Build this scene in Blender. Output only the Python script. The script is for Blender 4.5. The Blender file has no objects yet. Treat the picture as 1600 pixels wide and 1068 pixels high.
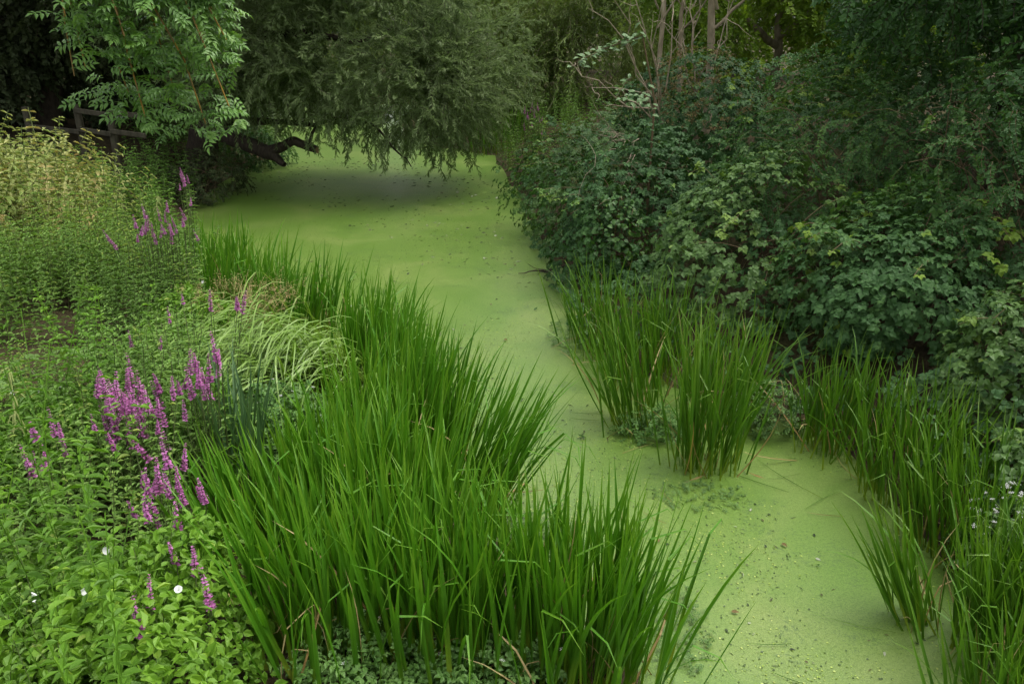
import bpy, math
import numpy as np

R = math.radians
rng = np.random.default_rng(11)
scene = bpy.context.scene
COL = scene.collection

# ------------------------------------------------------------------ camera
H = 3.6
cam_d = bpy.data.cameras.new("camera")
cam_d.sensor_width = 36.0
cam_d.lens = 28.0
cam_d.clip_start = 0.05
cam_d.clip_end = 600.0
cam = bpy.data.objects.new("camera", cam_d)
cam.location = (0, 0, H)
cam.rotation_euler = (R(90 - 21.5), 0, 0)
COL.objects.link(cam)
scene.camera = cam

# ------------------------------------------------------------------ light
SUN_EL, SUN_AZ = 66.0, 85.0           # overcast midday; azimuth clockwise from +Y (high over the right bank)
world = bpy.data.worlds.new("World")
scene.world = world
world.use_nodes = True
wn, wl = world.node_tree.nodes, world.node_tree.links
wn.clear()
wo = wn.new("ShaderNodeOutputWorld")
bg = wn.new("ShaderNodeBackground")
sky = wn.new("ShaderNodeTexSky")
sky.sky_type = 'NISHITA'
sky.sun_disc = False
sky.sun_elevation = R(SUN_EL)
sky.sun_rotation = R(SUN_AZ)
sky.air_density = 1.2
sky.dust_density = 4.0
sky.ozone_density = 1.0
hs = wn.new("ShaderNodeHueSaturation")
hs.inputs["Saturation"].default_value = 0.15
wl.new(sky.outputs[0], hs.inputs["Color"])
wl.new(hs.outputs[0], bg.inputs["Color"])
bg.inputs["Strength"].default_value = 0.15
wl.new(bg.outputs[0], wo.inputs[0])

sun_d = bpy.data.lights.new("sun", 'SUN')
sun_d.energy = 1.0
sun_d.angle = R(50)
sun_d.color = (1.0, 0.95, 0.85)
sun = bpy.data.objects.new("sun", sun_d)
sun.rotation_euler = (R(90 - SUN_EL), 0, R(180 - SUN_AZ))
sun.location = (0, 0, 30)
COL.objects.link(sun)

scene.view_settings.view_transform = 'Standard'
scene.view_settings.look = 'None'
scene.view_settings.gamma = 1.0
scene.view_settings.use_curve_mapping = False
scene.view_settings.exposure = 1.0
scene.render.engine = 'CYCLES'
cy = scene.cycles
cy.max_bounces = 8
cy.diffuse_bounces = 5
cy.glossy_bounces = 2
cy.transmission_bounces = 5
cy.transparent_max_bounces = 4
cy.caustics_reflective = False
cy.caustics_refractive = False
cy.use_denoising = True
cy.use_adaptive_sampling = True
cy.adaptive_threshold = 0.02

# ================================================================== helpers
def norm(v):
    return v / np.maximum(np.linalg.norm(v, axis=-1, keepdims=True), 1e-9)

def frames(y, roll=None, up=None):
    """N rotation matrices with local +Y along y and local +Z near up."""
    y = norm(np.asarray(y, float))
    n = len(y)
    up = np.tile([0.0, 0, 1], (n, 1)) if up is None else np.asarray(up, float)
    x = np.cross(y, up)
    bad = np.linalg.norm(x, axis=1) < 1e-3
    x[bad] = [1, 0, 0]
    x = norm(x)
    z = np.cross(x, y)
    if roll is not None:
        c, s = np.cos(roll)[:, None], np.sin(roll)[:, None]
        x, z = c * x + s * z, -s * x + c * z
    return np.stack([x, y, z], axis=2)

class Tpl:
    """A small mesh: verts, tris, quads, tint per vertex, material per face."""
    def __init__(s):
        s.v = np.zeros((0, 3)); s.t = np.zeros((0, 3), int); s.q = np.zeros((0, 4), int)
        s.c = np.zeros(0); s.tm = np.zeros(0, int); s.qm = np.zeros(0, int)
    def add(s, v, t=(), q=(), c=0.5, m=0):
        o = len(s.v); v = np.asarray(v, float)
        s.v = np.vstack([s.v, v])
        t = np.asarray(t, int).reshape(-1, 3); q = np.asarray(q, int).reshape(-1, 4)
        s.t = np.vstack([s.t, t + o]); s.q = np.vstack([s.q, q + o])
        s.tm = np.r_[s.tm, np.full(len(t), m)]; s.qm = np.r_[s.qm, np.full(len(q), m)]
        s.c = np.r_[s.c, np.broadcast_to(c, len(v))]
        return s
    def put(s, o, M=None, loc=(0, 0, 0), k=1.0, c=None, m=None):
        v = o.v * k
        if M is not None: v = v @ np.asarray(M).T
        b = len(s.v)
        s.v = np.vstack([s.v, v + np.asarray(loc)])
        s.t = np.vstack([s.t, o.t + b]); s.q = np.vstack([s.q, o.q + b])
        s.tm = np.r_[s.tm, o.tm if m is None else np.full(len(o.tm), m)]
        s.qm = np.r_[s.qm, o.qm if m is None else np.full(len(o.qm), m)]
        s.c = np.r_[s.c, o.c if c is None else np.full(len(o.v), c)]
        return s

class Acc:
    """Collects many placed templates into one mesh."""
    def __init__(s):
        s.V, s.T, s.Q, s.C, s.TM, s.QM, s.n = [], [], [], [], [], [], 0
    def scatter(s, tpl, M, loc, k, tint=None, amp=1.0):
        n = len(loc)
        if n == 0: return s
        k = np.broadcast_to(k, n)
        v = np.einsum('nij,vj->nvi', M, tpl.v) * k[:, None, None] + np.asarray(loc)[:, None, :]
        nv = len(tpl.v); off = s.n + np.arange(n) * nv
        s.V.append(v.reshape(-1, 3))
        s.T.append((tpl.t[None] + off[:, None, None]).reshape(-1, 3))
        s.Q.append((tpl.q[None] + off[:, None, None]).reshape(-1, 4))
        s.TM.append(np.tile(tpl.tm, n)); s.QM.append(np.tile(tpl.qm, n))
        c = np.tile(tpl.c, (n, 1))
        if tint is not None: c = (c - 0.5) * amp + np.asarray(tint)[:, None]
        s.C.append(c.reshape(-1)); s.n += n * nv
        return s
    def one(s, tpl, M=np.eye(3), loc=(0, 0, 0), k=1.0):
        return s.scatter(tpl, np.asarray(M)[None], np.asarray(loc, float)[None], np.array([k]))
    def mesh(s, name, mats, smooth=False):
        V = np.vstack(s.V); T = np.vstack(s.T); Q = np.vstack(s.Q)
        me = bpy.data.meshes.new(name)
        nt, nq = len(T), len(Q)
        me.vertices.add(len(V)); me.vertices.foreach_set("co", V.astype(np.float32).ravel())
        me.loops.add(nt * 3 + nq * 4)
        me.loops.foreach_set("vertex_index", np.r_[T.ravel(), Q.ravel()].astype(np.int32))
        me.polygons.add(nt + nq)
        st = np.r_[np.arange(nt) * 3, nt * 3 + np.arange(nq) * 4]
        me.polygons.foreach_set("loop_start", st.astype(np.int32))
        me.polygons.foreach_set("material_index", np.r_[np.concatenate(s.TM), np.concatenate(s.QM)].astype(np.int32))
        me.polygons.foreach_set("use_smooth", np.full(nt + nq, smooth))
        a = me.attributes.new("tint", 'FLOAT', 'POINT')
        a.data.foreach_set("value", np.concatenate(s.C).astype(np.float32))
        for m in (mats if isinstance(mats, (list, tuple)) else [mats]): me.materials.append(m)
        me.update(calc_edges=True)
        me.validate()
        return me

def tmesh(name, tpl, mats, smooth=False):
    return Acc().one(tpl).mesh(name, mats, smooth)

def link(name, me, parent=None, loc=(0, 0, 0), rot=(0, 0, 0), k=1.0, kind=None):
    o = bpy.data.objects.new(name, me)
    COL.objects.link(o)
    o.location = loc; o.rotation_euler = rot
    o.scale = (k, k, k) if np.isscalar(k) else k
    if parent is not None: o.parent = parent
    if kind: o["kind"] = kind
    return o

def tag(o, label, cat, group=None, kind=None):
    o["label"] = label
    if cat: o["category"] = cat
    if group: o["group"] = group
    if kind: o["kind"] = kind
    return o

def thing(name, label, cat, loc=(0, 0, 0), group=None):
    return tag(link(name, None, None, loc), label, cat, group)

def mat_to_euler(M):
    import mathutils
    return mathutils.Matrix(np.asarray(M).tolist()).to_euler()

def lumps(P, seed, f=1.0, octv=3):
    """Smooth 3-D noise in about -1..1 from rotated sines."""
    r = np.random.default_rng(seed); out = np.zeros(len(P)); a = 1.0; tot = 0
    for o in range(octv):
        for i in range(3):
            d = norm(r.normal(size=3)); out += a * np.sin(P @ d * f * (2 ** o) * r.uniform(.8, 1.25) + r.uniform(0, 6.28))
        tot += a * 1.7; a *= 0.55
    return out / tot

def tube(path, rad, sides=7, c=0.5, m=0, rough=0.0, cap=False):
    P = np.asarray(path, float); rad = np.broadcast_to(rad, len(P))
    d = norm(np.gradient(P, axis=0)); F = frames(d, None, np.tile([0.0, 1, 0] if np.abs(d[:, 2]).mean() > .6 else [0.0, 0, 1], (len(P), 1)))
    a = np.linspace(0, 2 * math.pi, sides, endpoint=False)
    ring = np.stack([np.cos(a), np.zeros(sides), np.sin(a)], 1)
    v = []
    for i in range(len(P)):
        rr = rad[i] * (1 + rough * rng.normal(size=(sides, 1)))
        v.append(P[i] + (ring * rr) @ F[i].T)
    v = np.vstack(v); q = []
    for i in range(len(P) - 1):
        for j in range(sides):
            k = (j + 1) % sides
            q.append((i * sides + j, i * sides + k, (i + 1) * sides + k, (i + 1) * sides + j))
    t = Tpl().add(v, (), q, c, m)
    if cap:
        b = len(t.v); n = len(P)
        t.v = np.vstack([t.v, P[-1]]); t.c = np.r_[t.c, 1.0]
        tr = [((n - 1) * sides + j, (n - 1) * sides + (j + 1) % sides, b) for j in range(sides)]
        t.t = np.vstack([t.t, tr]); t.tm = np.r_[t.tm, np.full(sides, 1)]
    return t

def wander(a, b, n=8, amp=0.1, sag=0.0):
    a, b = np.asarray(a, float), np.asarray(b, float)
    s = np.linspace(0, 1, n)[:, None]
    p = a + (b - a) * s
    w = np.cumsum(rng.normal(size=(n, 3)), 0) * amp / math.sqrt(n)
    w -= w[0] + (w[-1] - w[0]) * s
    p += w
    p[:, 2] -= sag * 4 * (s * (1 - s))[:, 0]
    return p

# ================================================================== materials
def _nt(name):
    m = bpy.data.materials.new(name); m.use_nodes = True
    nt = m.node_tree; nt.nodes.clear()
    return m, nt.nodes, nt.links, nt.nodes.new("ShaderNodeOutputMaterial")

def ramp(n, stops):
    r = n.new("ShaderNodeValToRGB"); e = r.color_ramp.elements
    while len(e) < len(stops): e.new(0.5)
    for i, (p, c) in enumerate(stops):
        e[i].position = p; e[i].color = (*c, 1)
    return r

def leaf_mat(name, stops, trans=0.3, rough=0.5, spec=0.35, rand=0.25, noise=0.12, nscale=9.0, tcol=(1.15, 1.2, 0.5)):
    """Colour comes from the leaf's own tint (per leaf), a per-object shift and fine mottling."""
    m, n, l, out = _nt(name)
    at = n.new("ShaderNodeAttribute"); at.attribute_name = "tint"
    oi = n.new("ShaderNodeObjectInfo")
    tc = n.new("ShaderNodeTexCoord")
    nz = n.new("ShaderNodeTexNoise"); nz.inputs["Scale"].default_value = nscale; nz.inputs["Detail"].default_value = 3
    l.new(tc.outputs["Object"], nz.inputs["Vector"])
    a1 = n.new("ShaderNodeMath"); a1.operation = 'MULTIPLY_ADD'
    l.new(oi.outputs["Random"], a1.inputs[0]); a1.inputs[1].default_value = rand; a1.inputs[2].default_value = -rand / 2
    a2 = n.new("ShaderNodeMath"); a2.operation = 'ADD'; l.new(a1.outputs[0], a2.inputs[0]); l.new(at.outputs["Fac"], a2.inputs[1])
    a3 = n.new("ShaderNodeMath"); a3.operation = 'MULTIPLY_ADD'
    l.new(nz.outputs["Fac"], a3.inputs[0]); a3.inputs[1].default_value = 2 * noise; a3.inputs[2].default_value = -noise
    a4 = n.new("ShaderNodeMath"); a4.operation = 'ADD'; a4.use_clamp = True
    l.new(a2.outputs[0], a4.inputs[0]); l.new(a3.outputs[0], a4.inputs[1])
    rp = ramp(n, stops); l.new(a4.outputs[0], rp.inputs[0])
    b = n.new("ShaderNodeBsdfPrincipled")
    b.inputs["Roughness"].default_value = rough
    b.inputs["Specular IOR Level"].default_value = spec
    l.new(rp.outputs[0], b.inputs["Base Color"])
    if trans > 0:
        tr = n.new("ShaderNodeBsdfTranslucent")
        mu = n.new("ShaderNodeMix"); mu.data_type = 'RGBA'; mu.blend_type = 'MULTIPLY'; mu.inputs[0].default_value = 1
        l.new(rp.outputs[0], mu.inputs[6]); mu.inputs[7].default_value = (*tcol, 1)
        l.new(mu.outputs[2], tr.inputs["Color"])
        mx = n.new("ShaderNodeMixShader"); mx.inputs[0].default_value = trans
        l.new(b.outputs[0], mx.inputs[1]); l.new(tr.outputs[0], mx.inputs[2]); l.new(mx.outputs[0], out.inputs[0])
    else:
        l.new(b.outputs[0], out.inputs[0])
    return m

def bark_mat(name, c1, c2, c3=None, scale=6.0, bump=0.4):
    m, n, l, out = _nt(name)
    tc = n.new("ShaderNodeTexCoord")
    mp = n.new("ShaderNodeMapping"); mp.inputs["Scale"].default_value = (1, 1, 0.35)
    l.new(tc.outputs["Object"], mp.inputs[0])
    nz = n.new("ShaderNodeTexNoise"); nz.inputs["Scale"].default_value = scale * 3; nz.inputs["Detail"].default_value = 6
    l.new(mp.outputs[0], nz.inputs["Vector"])
    rp = ramp(n, [(0.3, c1), (0.62, c2)] + ([(0.75, c3)] if c3 else []))
    l.new(nz.outputs["Fac"], rp.inputs[0])
    b = n.new("ShaderNodeBsdfPrincipled"); b.inputs["Roughness"].default_value = 0.85
    b.inputs["Specular IOR Level"].default_value = 0.2
    l.new(rp.outputs[0], b.inputs["Base Color"])
    bp = n.new("ShaderNodeBump"); bp.inputs["Strength"].default_value = bump; bp.inputs["Distance"].default_value = 0.02
    l.new(nz.outputs["Fac"], bp.inputs["Height"]); l.new(bp.outputs[0], b.inputs["Normal"])
    l.new(b.outputs[0], out.inputs[0])
    return m

def water_mat():
    m, n, l, out = _nt("duckweed_covered_water")
    tc = n.new("ShaderNodeTexCoord")
    def noise(s, d=4, r=0.55, dist=0.0):
        z = n.new("ShaderNodeTexNoise"); z.inputs["Scale"].default_value = s; z.inputs["Detail"].default_value = d
        z.inputs["Roughness"].default_value = r; z.inputs["Distortion"].default_value = dist
        l.new(tc.outputs["Object"], z.inputs["Vector"]); return z
    big = noise(0.8, 5, 0.6, 0.6)
    r1 = ramp(n, [(0.3, (0.104, 0.190, 0.028)), (0.5, (0.126, 0.210, 0.038)), (0.72, (0.180, 0.245, 0.062))])
    l.new(big.outputs["Fac"], r1.inputs[0])
    fine = noise(120, 3, 0.7); mid = noise(46, 4, 0.8, 0.3)
    r2 = ramp(n, [(0.36, (0.55, 0.58, 0.5)), (0.5, (1, 1, 1)), (0.64, (1.3, 1.25, 1.25))])
    l.new(fine.outputs["Fac"], r2.inputs[0])
    mx = n.new("ShaderNodeMix"); mx.data_type = 'RGBA'; mx.blend_type = 'MULTIPLY'; mx.inputs[0].default_value = 0.75
    l.new(r1.outputs[0], mx.inputs[6]); l.new(r2.outputs[0], mx.inputs[7])
    r4 = ramp(n, [(0.36, (0.55, 0.62, 0.45)), (0.46, (0.90, 0.94, 0.85)), (0.54, (1.0, 1.0, 1.0)), (0.66, (1.25, 1.18, 1.35))]); l.new(mid.outputs["Fac"], r4.inputs[0])
    mxm = n.new("ShaderNodeMix"); mxm.data_type = 'RGBA'; mxm.blend_type = 'MULTIPLY'; mxm.inputs[0].default_value = 0.8
    l.new(mx.outputs[2], mxm.inputs[6]); l.new(r4.outputs[0], mxm.inputs[7])
    # thin spots where dark water shows between the fronds
    spot = noise(26, 5, 0.75, 0.4); zone = noise(1.5, 3, 0.6, 1.0)
    sm = n.new("ShaderNodeMath"); sm.operation = 'MULTIPLY'
    l.new(spot.outputs["Fac"], sm.inputs[0]); l.new(zone.outputs["Fac"], sm.inputs[1])
    r3 = ramp(n, [(0.315, (0, 0, 0)), (0.37, (1, 1, 1))]); l.new(sm.outputs[0], r3.inputs[0])
    mx2 = n.new("ShaderNodeMix"); mx2.data_type = 'RGBA'
    mfac = n.new("ShaderNodeMath"); mfac.operation = 'MULTIPLY'; mfac.inputs[1].default_value = 0.6
    l.new(r3.outputs[0], mfac.inputs[0])
    l.new(mfac.outputs[0], mx2.inputs[0]); l.new(mxm.outputs[2], mx2.inputs[6]); mx2.inputs[7].default_value = (0.06, 0.11, 0.03, 1)
    b = n.new("ShaderNodeBsdfPrincipled")
    b.inputs["Roughness"].default_value = 0.34; b.inputs["Specular IOR Level"].default_value = 0.55
    l.new(mx2.outputs[2], b.inputs["Base Color"])
    bp = n.new("ShaderNodeBump"); bp.inputs["Strength"].default_value = 0.5; bp.inputs["Distance"].default_value = 0.005
    l.new(fine.outputs["Fac"], bp.inputs["Height"]); l.new(bp.outputs[0], b.inputs["Normal"])
    l.new(b.outputs[0], out.inputs[0])
    return m

def ground_mat():
    m, n, l, out = _nt("bank_soil")
    tc = n.new("ShaderNodeTexCoord")
    z1 = n.new("ShaderNodeTexNoise"); z1.inputs["Scale"].default_value = 1.3; z1.inputs["Detail"].default_value = 6
    z2 = n.new("ShaderNodeTexNoise"); z2.inputs["Scale"].default_value = 22; z2.inputs["Detail"].default_value = 5
    for z in (z1, z2): l.new(tc.outputs["Object"], z.inputs["Vector"])
    r1 = ramp(n, [(0.35, (0.042, 0.034, 0.022)), (0.55, (0.060, 0.050, 0.026)), (0.7, (0.040, 0.055, 0.018))])
    l.new(z1.outputs["Fac"], r1.inputs[0])
    r2 = ramp(n, [(0.3, (0.55, 0.55, 0.55)), (0.7, (1.35, 1.3, 1.2))]); l.new(z2.outputs["Fac"], r2.inputs[0])
    mx = n.new("ShaderNodeMix"); mx.data_type = 'RGBA'; mx.blend_type = 'MULTIPLY'; mx.inputs[0].default_value = 1
    l.new(r1.outputs[0], mx.inputs[6]); l.new(r2.outputs[0], mx.inputs[7])
    b = n.new("ShaderNodeBsdfPrincipled"); b.inputs["Roughness"].default_value = 0.95; b.inputs["Specular IOR Level"].default_value = 0.1
    l.new(mx.outputs[2], b.inputs["Base Color"])
    bp = n.new("ShaderNodeBump"); bp.inputs["Strength"].default_value = 0.6; bp.inputs["Distance"].default_value = 0.03
    l.new(z2.outputs["Fac"], bp.inputs["Height"]); l.new(bp.outputs[0], b.inputs["Normal"])
    l.new(b.outputs[0], out.inputs[0])
    return m

M = {}
M['water'] = water_mat()
M['soil'] = ground_mat()
M['reed'] = leaf_mat('reed', [(0.0, (0.230, 0.290, 0.034)), (0.14, (0.125, 0.235, 0.014)), (0.35, (0.052, 0.160, 0.008)), (0.70, (0.076, 0.222, 0.011)), (1.0, (0.145, 0.290, 0.022))], 0.32, 0.42, 0.4, 0.34, 0.10)
M['reed_dark'] = leaf_mat('reed_dark', [(0.0, (0.210, 0.280, 0.028)), (0.14, (0.105, 0.205, 0.014)), (0.35, (0.048, 0.135, 0.008)), (0.70, (0.075, 0.180, 0.012)), (1.0, (0.130, 0.230, 0.024))], 0.30, 0.42, 0.4, 0.34, 0.10)
M['lodged'] = leaf_mat('lodged', [(0.0, (0.140, 0.230, 0.026)), (0.5, (0.150, 0.270, 0.038)), (1.0, (0.240, 0.360, 0.085))], 0.30, 0.4, 0.5, 0.35, 0.1)
M['iris'] = leaf_mat('iris', [(0.0, (0.070, 0.140, 0.030)), (0.5, (0.055, 0.125, 0.045)), (1.0, (0.090, 0.170, 0.060))], 0.25, 0.45, 0.4, 0.5, 0.1)
M['straw'] = leaf_mat('straw', [(0.0, (0.30, 0.20, 0.07)), (0.5, (0.26, 0.20, 0.08)), (1.0, (0.36, 0.29, 0.13))], 0.1, 0.6, 0.3, 0.4, 0.15)
M['bramble'] = leaf_mat('bramble', [(0.0, (0.024, 0.064, 0.018)), (0.35, (0.040, 0.102, 0.028)), (0.65, (0.060, 0.140, 0.038)), (0.86, (0.090, 0.185, 0.040)), (1.0, (0.160, 0.260, 0.030))], 0.25, 0.55, 0.25, 0.3, 0.1)
M['bramble_fresh'] = leaf_mat('bramble_fresh', [(0.0, (0.034, 0.076, 0.014)), (0.4, (0.060, 0.125, 0.024)), (0.75, (0.085, 0.170, 0.036)), (1.0, (0.150, 0.245, 0.036))], 0.22, 0.5, 0.35, 0.3, 0.1)
M['ivy'] = leaf_mat('ivy', [(0.0, (0.020, 0.060, 0.012)), (0.5, (0.045, 0.120, 0.018)), (1.0, (0.110, 0.210, 0.030))], 0.25, 0.45, 0.4, 0.2, 0.1)
M['elm'] = leaf_mat('elm', [(0.0, (0.030, 0.080, 0.022)), (0.5, (0.056, 0.140, 0.034)), (0.85, (0.088, 0.190, 0.042)), (1.0, (0.130, 0.230, 0.045))], 0.3, 0.5, 0.35, 0.1, 0.08)
M['willow'] = leaf_mat('willow', [(0.0, (0.100, 0.150, 0.056)), (0.5, (0.180, 0.245, 0.098)), (0.85, (0.250, 0.320, 0.145)), (1.0, (0.300, 0.370, 0.175))], 0.38, 0.5, 0.3, 0.1, 0.08, 9, (1.0, 1.1, 0.8))
M['willow_far'] = leaf_mat('willow_far', [(0.0, (0.095, 0.150, 0.036)), (0.5, (0.180, 0.250, 0.075)), (1.0, (0.290, 0.350, 0.120))], 0.4, 0.5, 0.3, 0.1, 0.08)
M['lime'] = leaf_mat('lime', [(0.0, (0.080, 0.155, 0.016)), (0.5, (0.160, 0.265, 0.026)), (1.0, (0.290, 0.370, 0.045))], 0.35, 0.5, 0.3, 0.1, 0.08)
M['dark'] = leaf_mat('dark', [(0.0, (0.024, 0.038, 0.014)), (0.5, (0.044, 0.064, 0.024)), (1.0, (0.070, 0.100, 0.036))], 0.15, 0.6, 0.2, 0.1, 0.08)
M['ash'] = leaf_mat('ash', [(0.0, (0.085, 0.185, 0.034)), (0.45, (0.130, 0.260, 0.054)), (0.8, (0.180, 0.320, 0.070)), (1.0, (0.220, 0.360, 0.045))], 0.3, 0.42, 0.5, 0.5, 0.1)
M['nettle'] = leaf_mat('nettle', [(0.0, (0.065, 0.140, 0.022)), (0.5, (0.125, 0.240, 0.042)), (0.85, (0.185, 0.310, 0.060)), (1.0, (0.270, 0.350, 0.070))], 0.25, 0.55, 0.3, 0.2, 0.1)
M['bindweed'] = leaf_mat('bindweed', [(0.0, (0.055, 0.135, 0.014)), (0.5, (0.115, 0.250, 0.020)), (0.85, (0.180, 0.340, 0.030)), (1.0, (0.270, 0.400, 0.050))], 0.32, 0.5, 0.35, 0.2, 0.1)
M['yellowing'] = leaf_mat('yellowing', [(0.0, (0.140, 0.230, 0.050)), (0.4, (0.260, 0.330, 0.095)), (0.8, (0.390, 0.390, 0.160)), (1.0, (0.450, 0.330, 0.140))], 0.25, 0.6, 0.25, 0.1, 0.1)
M['cress'] = leaf_mat('cress', [(0.0, (0.060, 0.150, 0.028)), (0.5, (0.110, 0.230, 0.048)), (1.0, (0.170, 0.300, 0.075))], 0.3, 0.5, 0.35, 0.2, 0.1)
M['weed'] = leaf_mat('weed', [(0.0, (0.060, 0.130, 0.030)), (0.5, (0.105, 0.200, 0.050)), (1.0, (0.170, 0.270, 0.080))], 0.25, 0.5, 0.35, 0.2, 0.1)
M['elder'] = leaf_mat('elder', [(0.0, (0.085, 0.165, 0.060)), (0.5, (0.130, 0.225, 0.090)), (1.0, (0.180, 0.280, 0.120))], 0.25, 0.5, 0.4, 0.4, 0.1)
M['burdock'] = leaf_mat('burdock', [(0.0, (0.100, 0.190, 0.045)), (0.5, (0.140, 0.250, 0.060)), (1.0, (0.180, 0.290, 0.080))], 0.3, 0.55, 0.35, 0.3, 0.15, 14.0)
M['purple'] = leaf_mat('purple', [(0.0, (0.300, 0.110, 0.200)), (0.45, (0.520, 0.160, 0.430)), (1.0, (0.680, 0.330, 0.600))], 0.3, 0.6, 0.2, 0.35, 0.15, 30, (1, 1, 1))
M['white'] = leaf_mat('white', [(0.0, (0.72, 0.74, 0.70)), (1.0, (0.84, 0.84, 0.82))], 0.3, 0.6, 0.2, 0.2, 0.1, 9, (1, 1, 1))
M['brownhead'] = leaf_mat('brownhead', [(0.0, (0.100, 0.075, 0.032)), (0.5, (0.170, 0.125, 0.055)), (1.0, (0.240, 0.190, 0.090))], 0.1, 0.8, 0.1, 0.2, 0.15, 9, (1, 1, 1))
M['stem'] = leaf_mat('stem', [(0.0, (0.050, 0.085, 0.020)), (0.5, (0.085, 0.120, 0.035)), (1.0, (0.130, 0.150, 0.050))], 0.0, 0.6, 0.3, 0.2, 0.15)
M['cane'] = leaf_mat('cane', [(0.0, (0.090, 0.060, 0.035)), (0.5, (0.140, 0.100, 0.055)), (1.0, (0.170, 0.150, 0.070))], 0.0, 0.7, 0.2, 0.2, 0.2)
M['deadwood'] = bark_mat('deadwood', (0.20, 0.16, 0.11), (0.36, 0.30, 0.22))
M['palebark'] = bark_mat('palebark', (0.17, 0.14, 0.09), (0.30, 0.25, 0.17), (0.38, 0.34, 0.25), 4)
M['darkbark'] = bark_mat('darkbark', (0.030, 0.024, 0.018), (0.065, 0.052, 0.038))
M['lichenbark'] = bark_mat('lichenbark', (0.20, 0.155, 0.085), (0.34, 0.20, 0.045), (0.42, 0.27, 0.05), 5)
M['cutwood'] = bark_mat('cutwood', (0.30, 0.20, 0.10), (0.42, 0.30, 0.17), None, 9, 0.1)
M['fencewood'] = bark_mat('fencewood', (0.034, 0.032, 0.020), (0.062, 0.056, 0.038), (0.052, 0.064, 0.028), 5)

# ================================================================== leaf shapes (base at origin, along +Y, face up +Z)
def lance(l, w, fold=0.15, droop=0.1, c=0.5):
    return Tpl().add([(0, 0, 0), (w / 2, .42 * l, fold * w), (0, l, -droop * l), (-w / 2, .42 * l, fold * w)], [(0, 1, 2), (0, 2, 3)], (), c)

def oval(l, w, fold=0.18, droop=0.12, c=0.5, heart=0.0):
    h = -heart * l
    v = [(0, 0, 0), (.40 * w, .20 * l + h, fold * w * .8), (.47 * w, .52 * l + h * .4, fold * w), (0, l, -droop * l),
         (-.47 * w, .52 * l + h * .4, fold * w), (-.40 * w, .20 * l + h, fold * w * .8), (0, .5 * l, 0)]
    return Tpl().add(v, [(6, 2, 3), (6, 3, 4)], [(0, 1, 2, 6), (0, 6, 4, 5)], c)

def leaf4(l, w, fold=0.16, droop=0.12, c=0.5):
    v = [(0, 0, 0), (.42 * w, .28 * l, fold * w), (.40 * w, .62 * l, fold * w), (0, l, -droop * l), (-.40 * w, .62 * l, fold * w), (-.42 * w, .28 * l, fold * w)]
    return Tpl().add(v, (), [(0, 1, 2, 3), (0, 3, 4, 5)], c)

def strip(path, w, c=0.5, m=1):
    P = np.asarray(path, float); n = len(P); o = np.array([w / 2, 0, w / 3])
    return Tpl().add(np.vstack([P - o, P + o]), (), [(i, i + 1, n + i + 1, n + i) for i in range(n - 1)], c, m)

def rz(a):
    c, s = math.cos(a), math.sin(a); return np.array([[c, -s, 0], [s, c, 0], [0, 0, 1.0]])
def rx(a):
    c, s = math.cos(a), math.sin(a); return np.array([[1, 0, 0], [0, c, -s], [0, s, c.real]])

def bramble_leaf(n5=True, size=0.085):
    t = Tpl(); pet = 0.5 * size
    t.add([(-.0016, -pet, -.01), (.0016, -pet, -.01), (.0016, 0, 0), (-.0016, 0, 0)], (), [(0, 1, 2, 3)], 0.5)
    sp = [(0, 1.0, .35), (58, .86, .15), (-58, .86, .15)] + ([(120, .66, .05), (-120, .66, .05)] if n5 else [])
    for a, k, o in sp:
        a = R(a + rng.normal() * 6); M3 = rz(a) @ rx(R(rng.normal() * 10 - 6))
        t.put(oval(size * k, size * k * .78, .14, .14), M3, M3 @ np.array([0, o * size * .6, 0]), 1, 0.5 + rng.normal() * .05)
    return t

def pinnate(l=0.24, pairs=5, lw=0.030, ll=0.085, tip=True):
    t = Tpl()
    t.add([(-.002, -.04, 0), (.002, -.04, 0), (.0012, l, -.12 * l), (-.0012, l, -.12 * l)], (), [(0, 1, 2, 3)], 0.6)
    for i in range(pairs):
        y = l * (.12 + .78 * i / max(1, pairs - 1)); k = .78 + .3 * math.sin(math.pi * (i + .8) / (pairs + .6))
        for s in (-1, 1):
            a = R(s * -58 + rng.normal() * 6)
            t.put(oval(ll * k, lw * k, .2, .22), rz(a) @ rx(R(-8 + rng.normal() * 8)), (0, y, -.12 * l * (y / l) ** 2), 1, 0.5 + rng.normal() * .06)
    if tip: t.put(oval(ll, lw, .2, .22), rx(R(-12)), (0, l, -.12 * l))
    return t

def willow_spray(l=0.55, n=34, ll=0.085, lw=0.017, droop=0.5):
    t = Tpl()
    s = np.linspace(0, 1, 4); path = np.stack([.04 * np.sin(s * 4), s * l * .9, -droop * l * s ** 2], 1)
    t.put(strip(path, .006))
    for i in range(n):
        u = (i + rng.uniform(0, 1)) / n; p = np.array([.04 * math.sin(u * 4), u * l * .9, -droop * l * u * u])
        a = rng.uniform(0, 6.28); d = np.array([math.cos(a) * .8, .9, math.sin(a) * .6 - .5 * u])
        F = frames(d[None], np.array([rng.uniform(-1, 1)]))[0]
        t.put(lance(ll, lw, .15, .15), F, p, rng.uniform(.7, 1.25), .5 + rng.normal() * .08)
    return t

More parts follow.
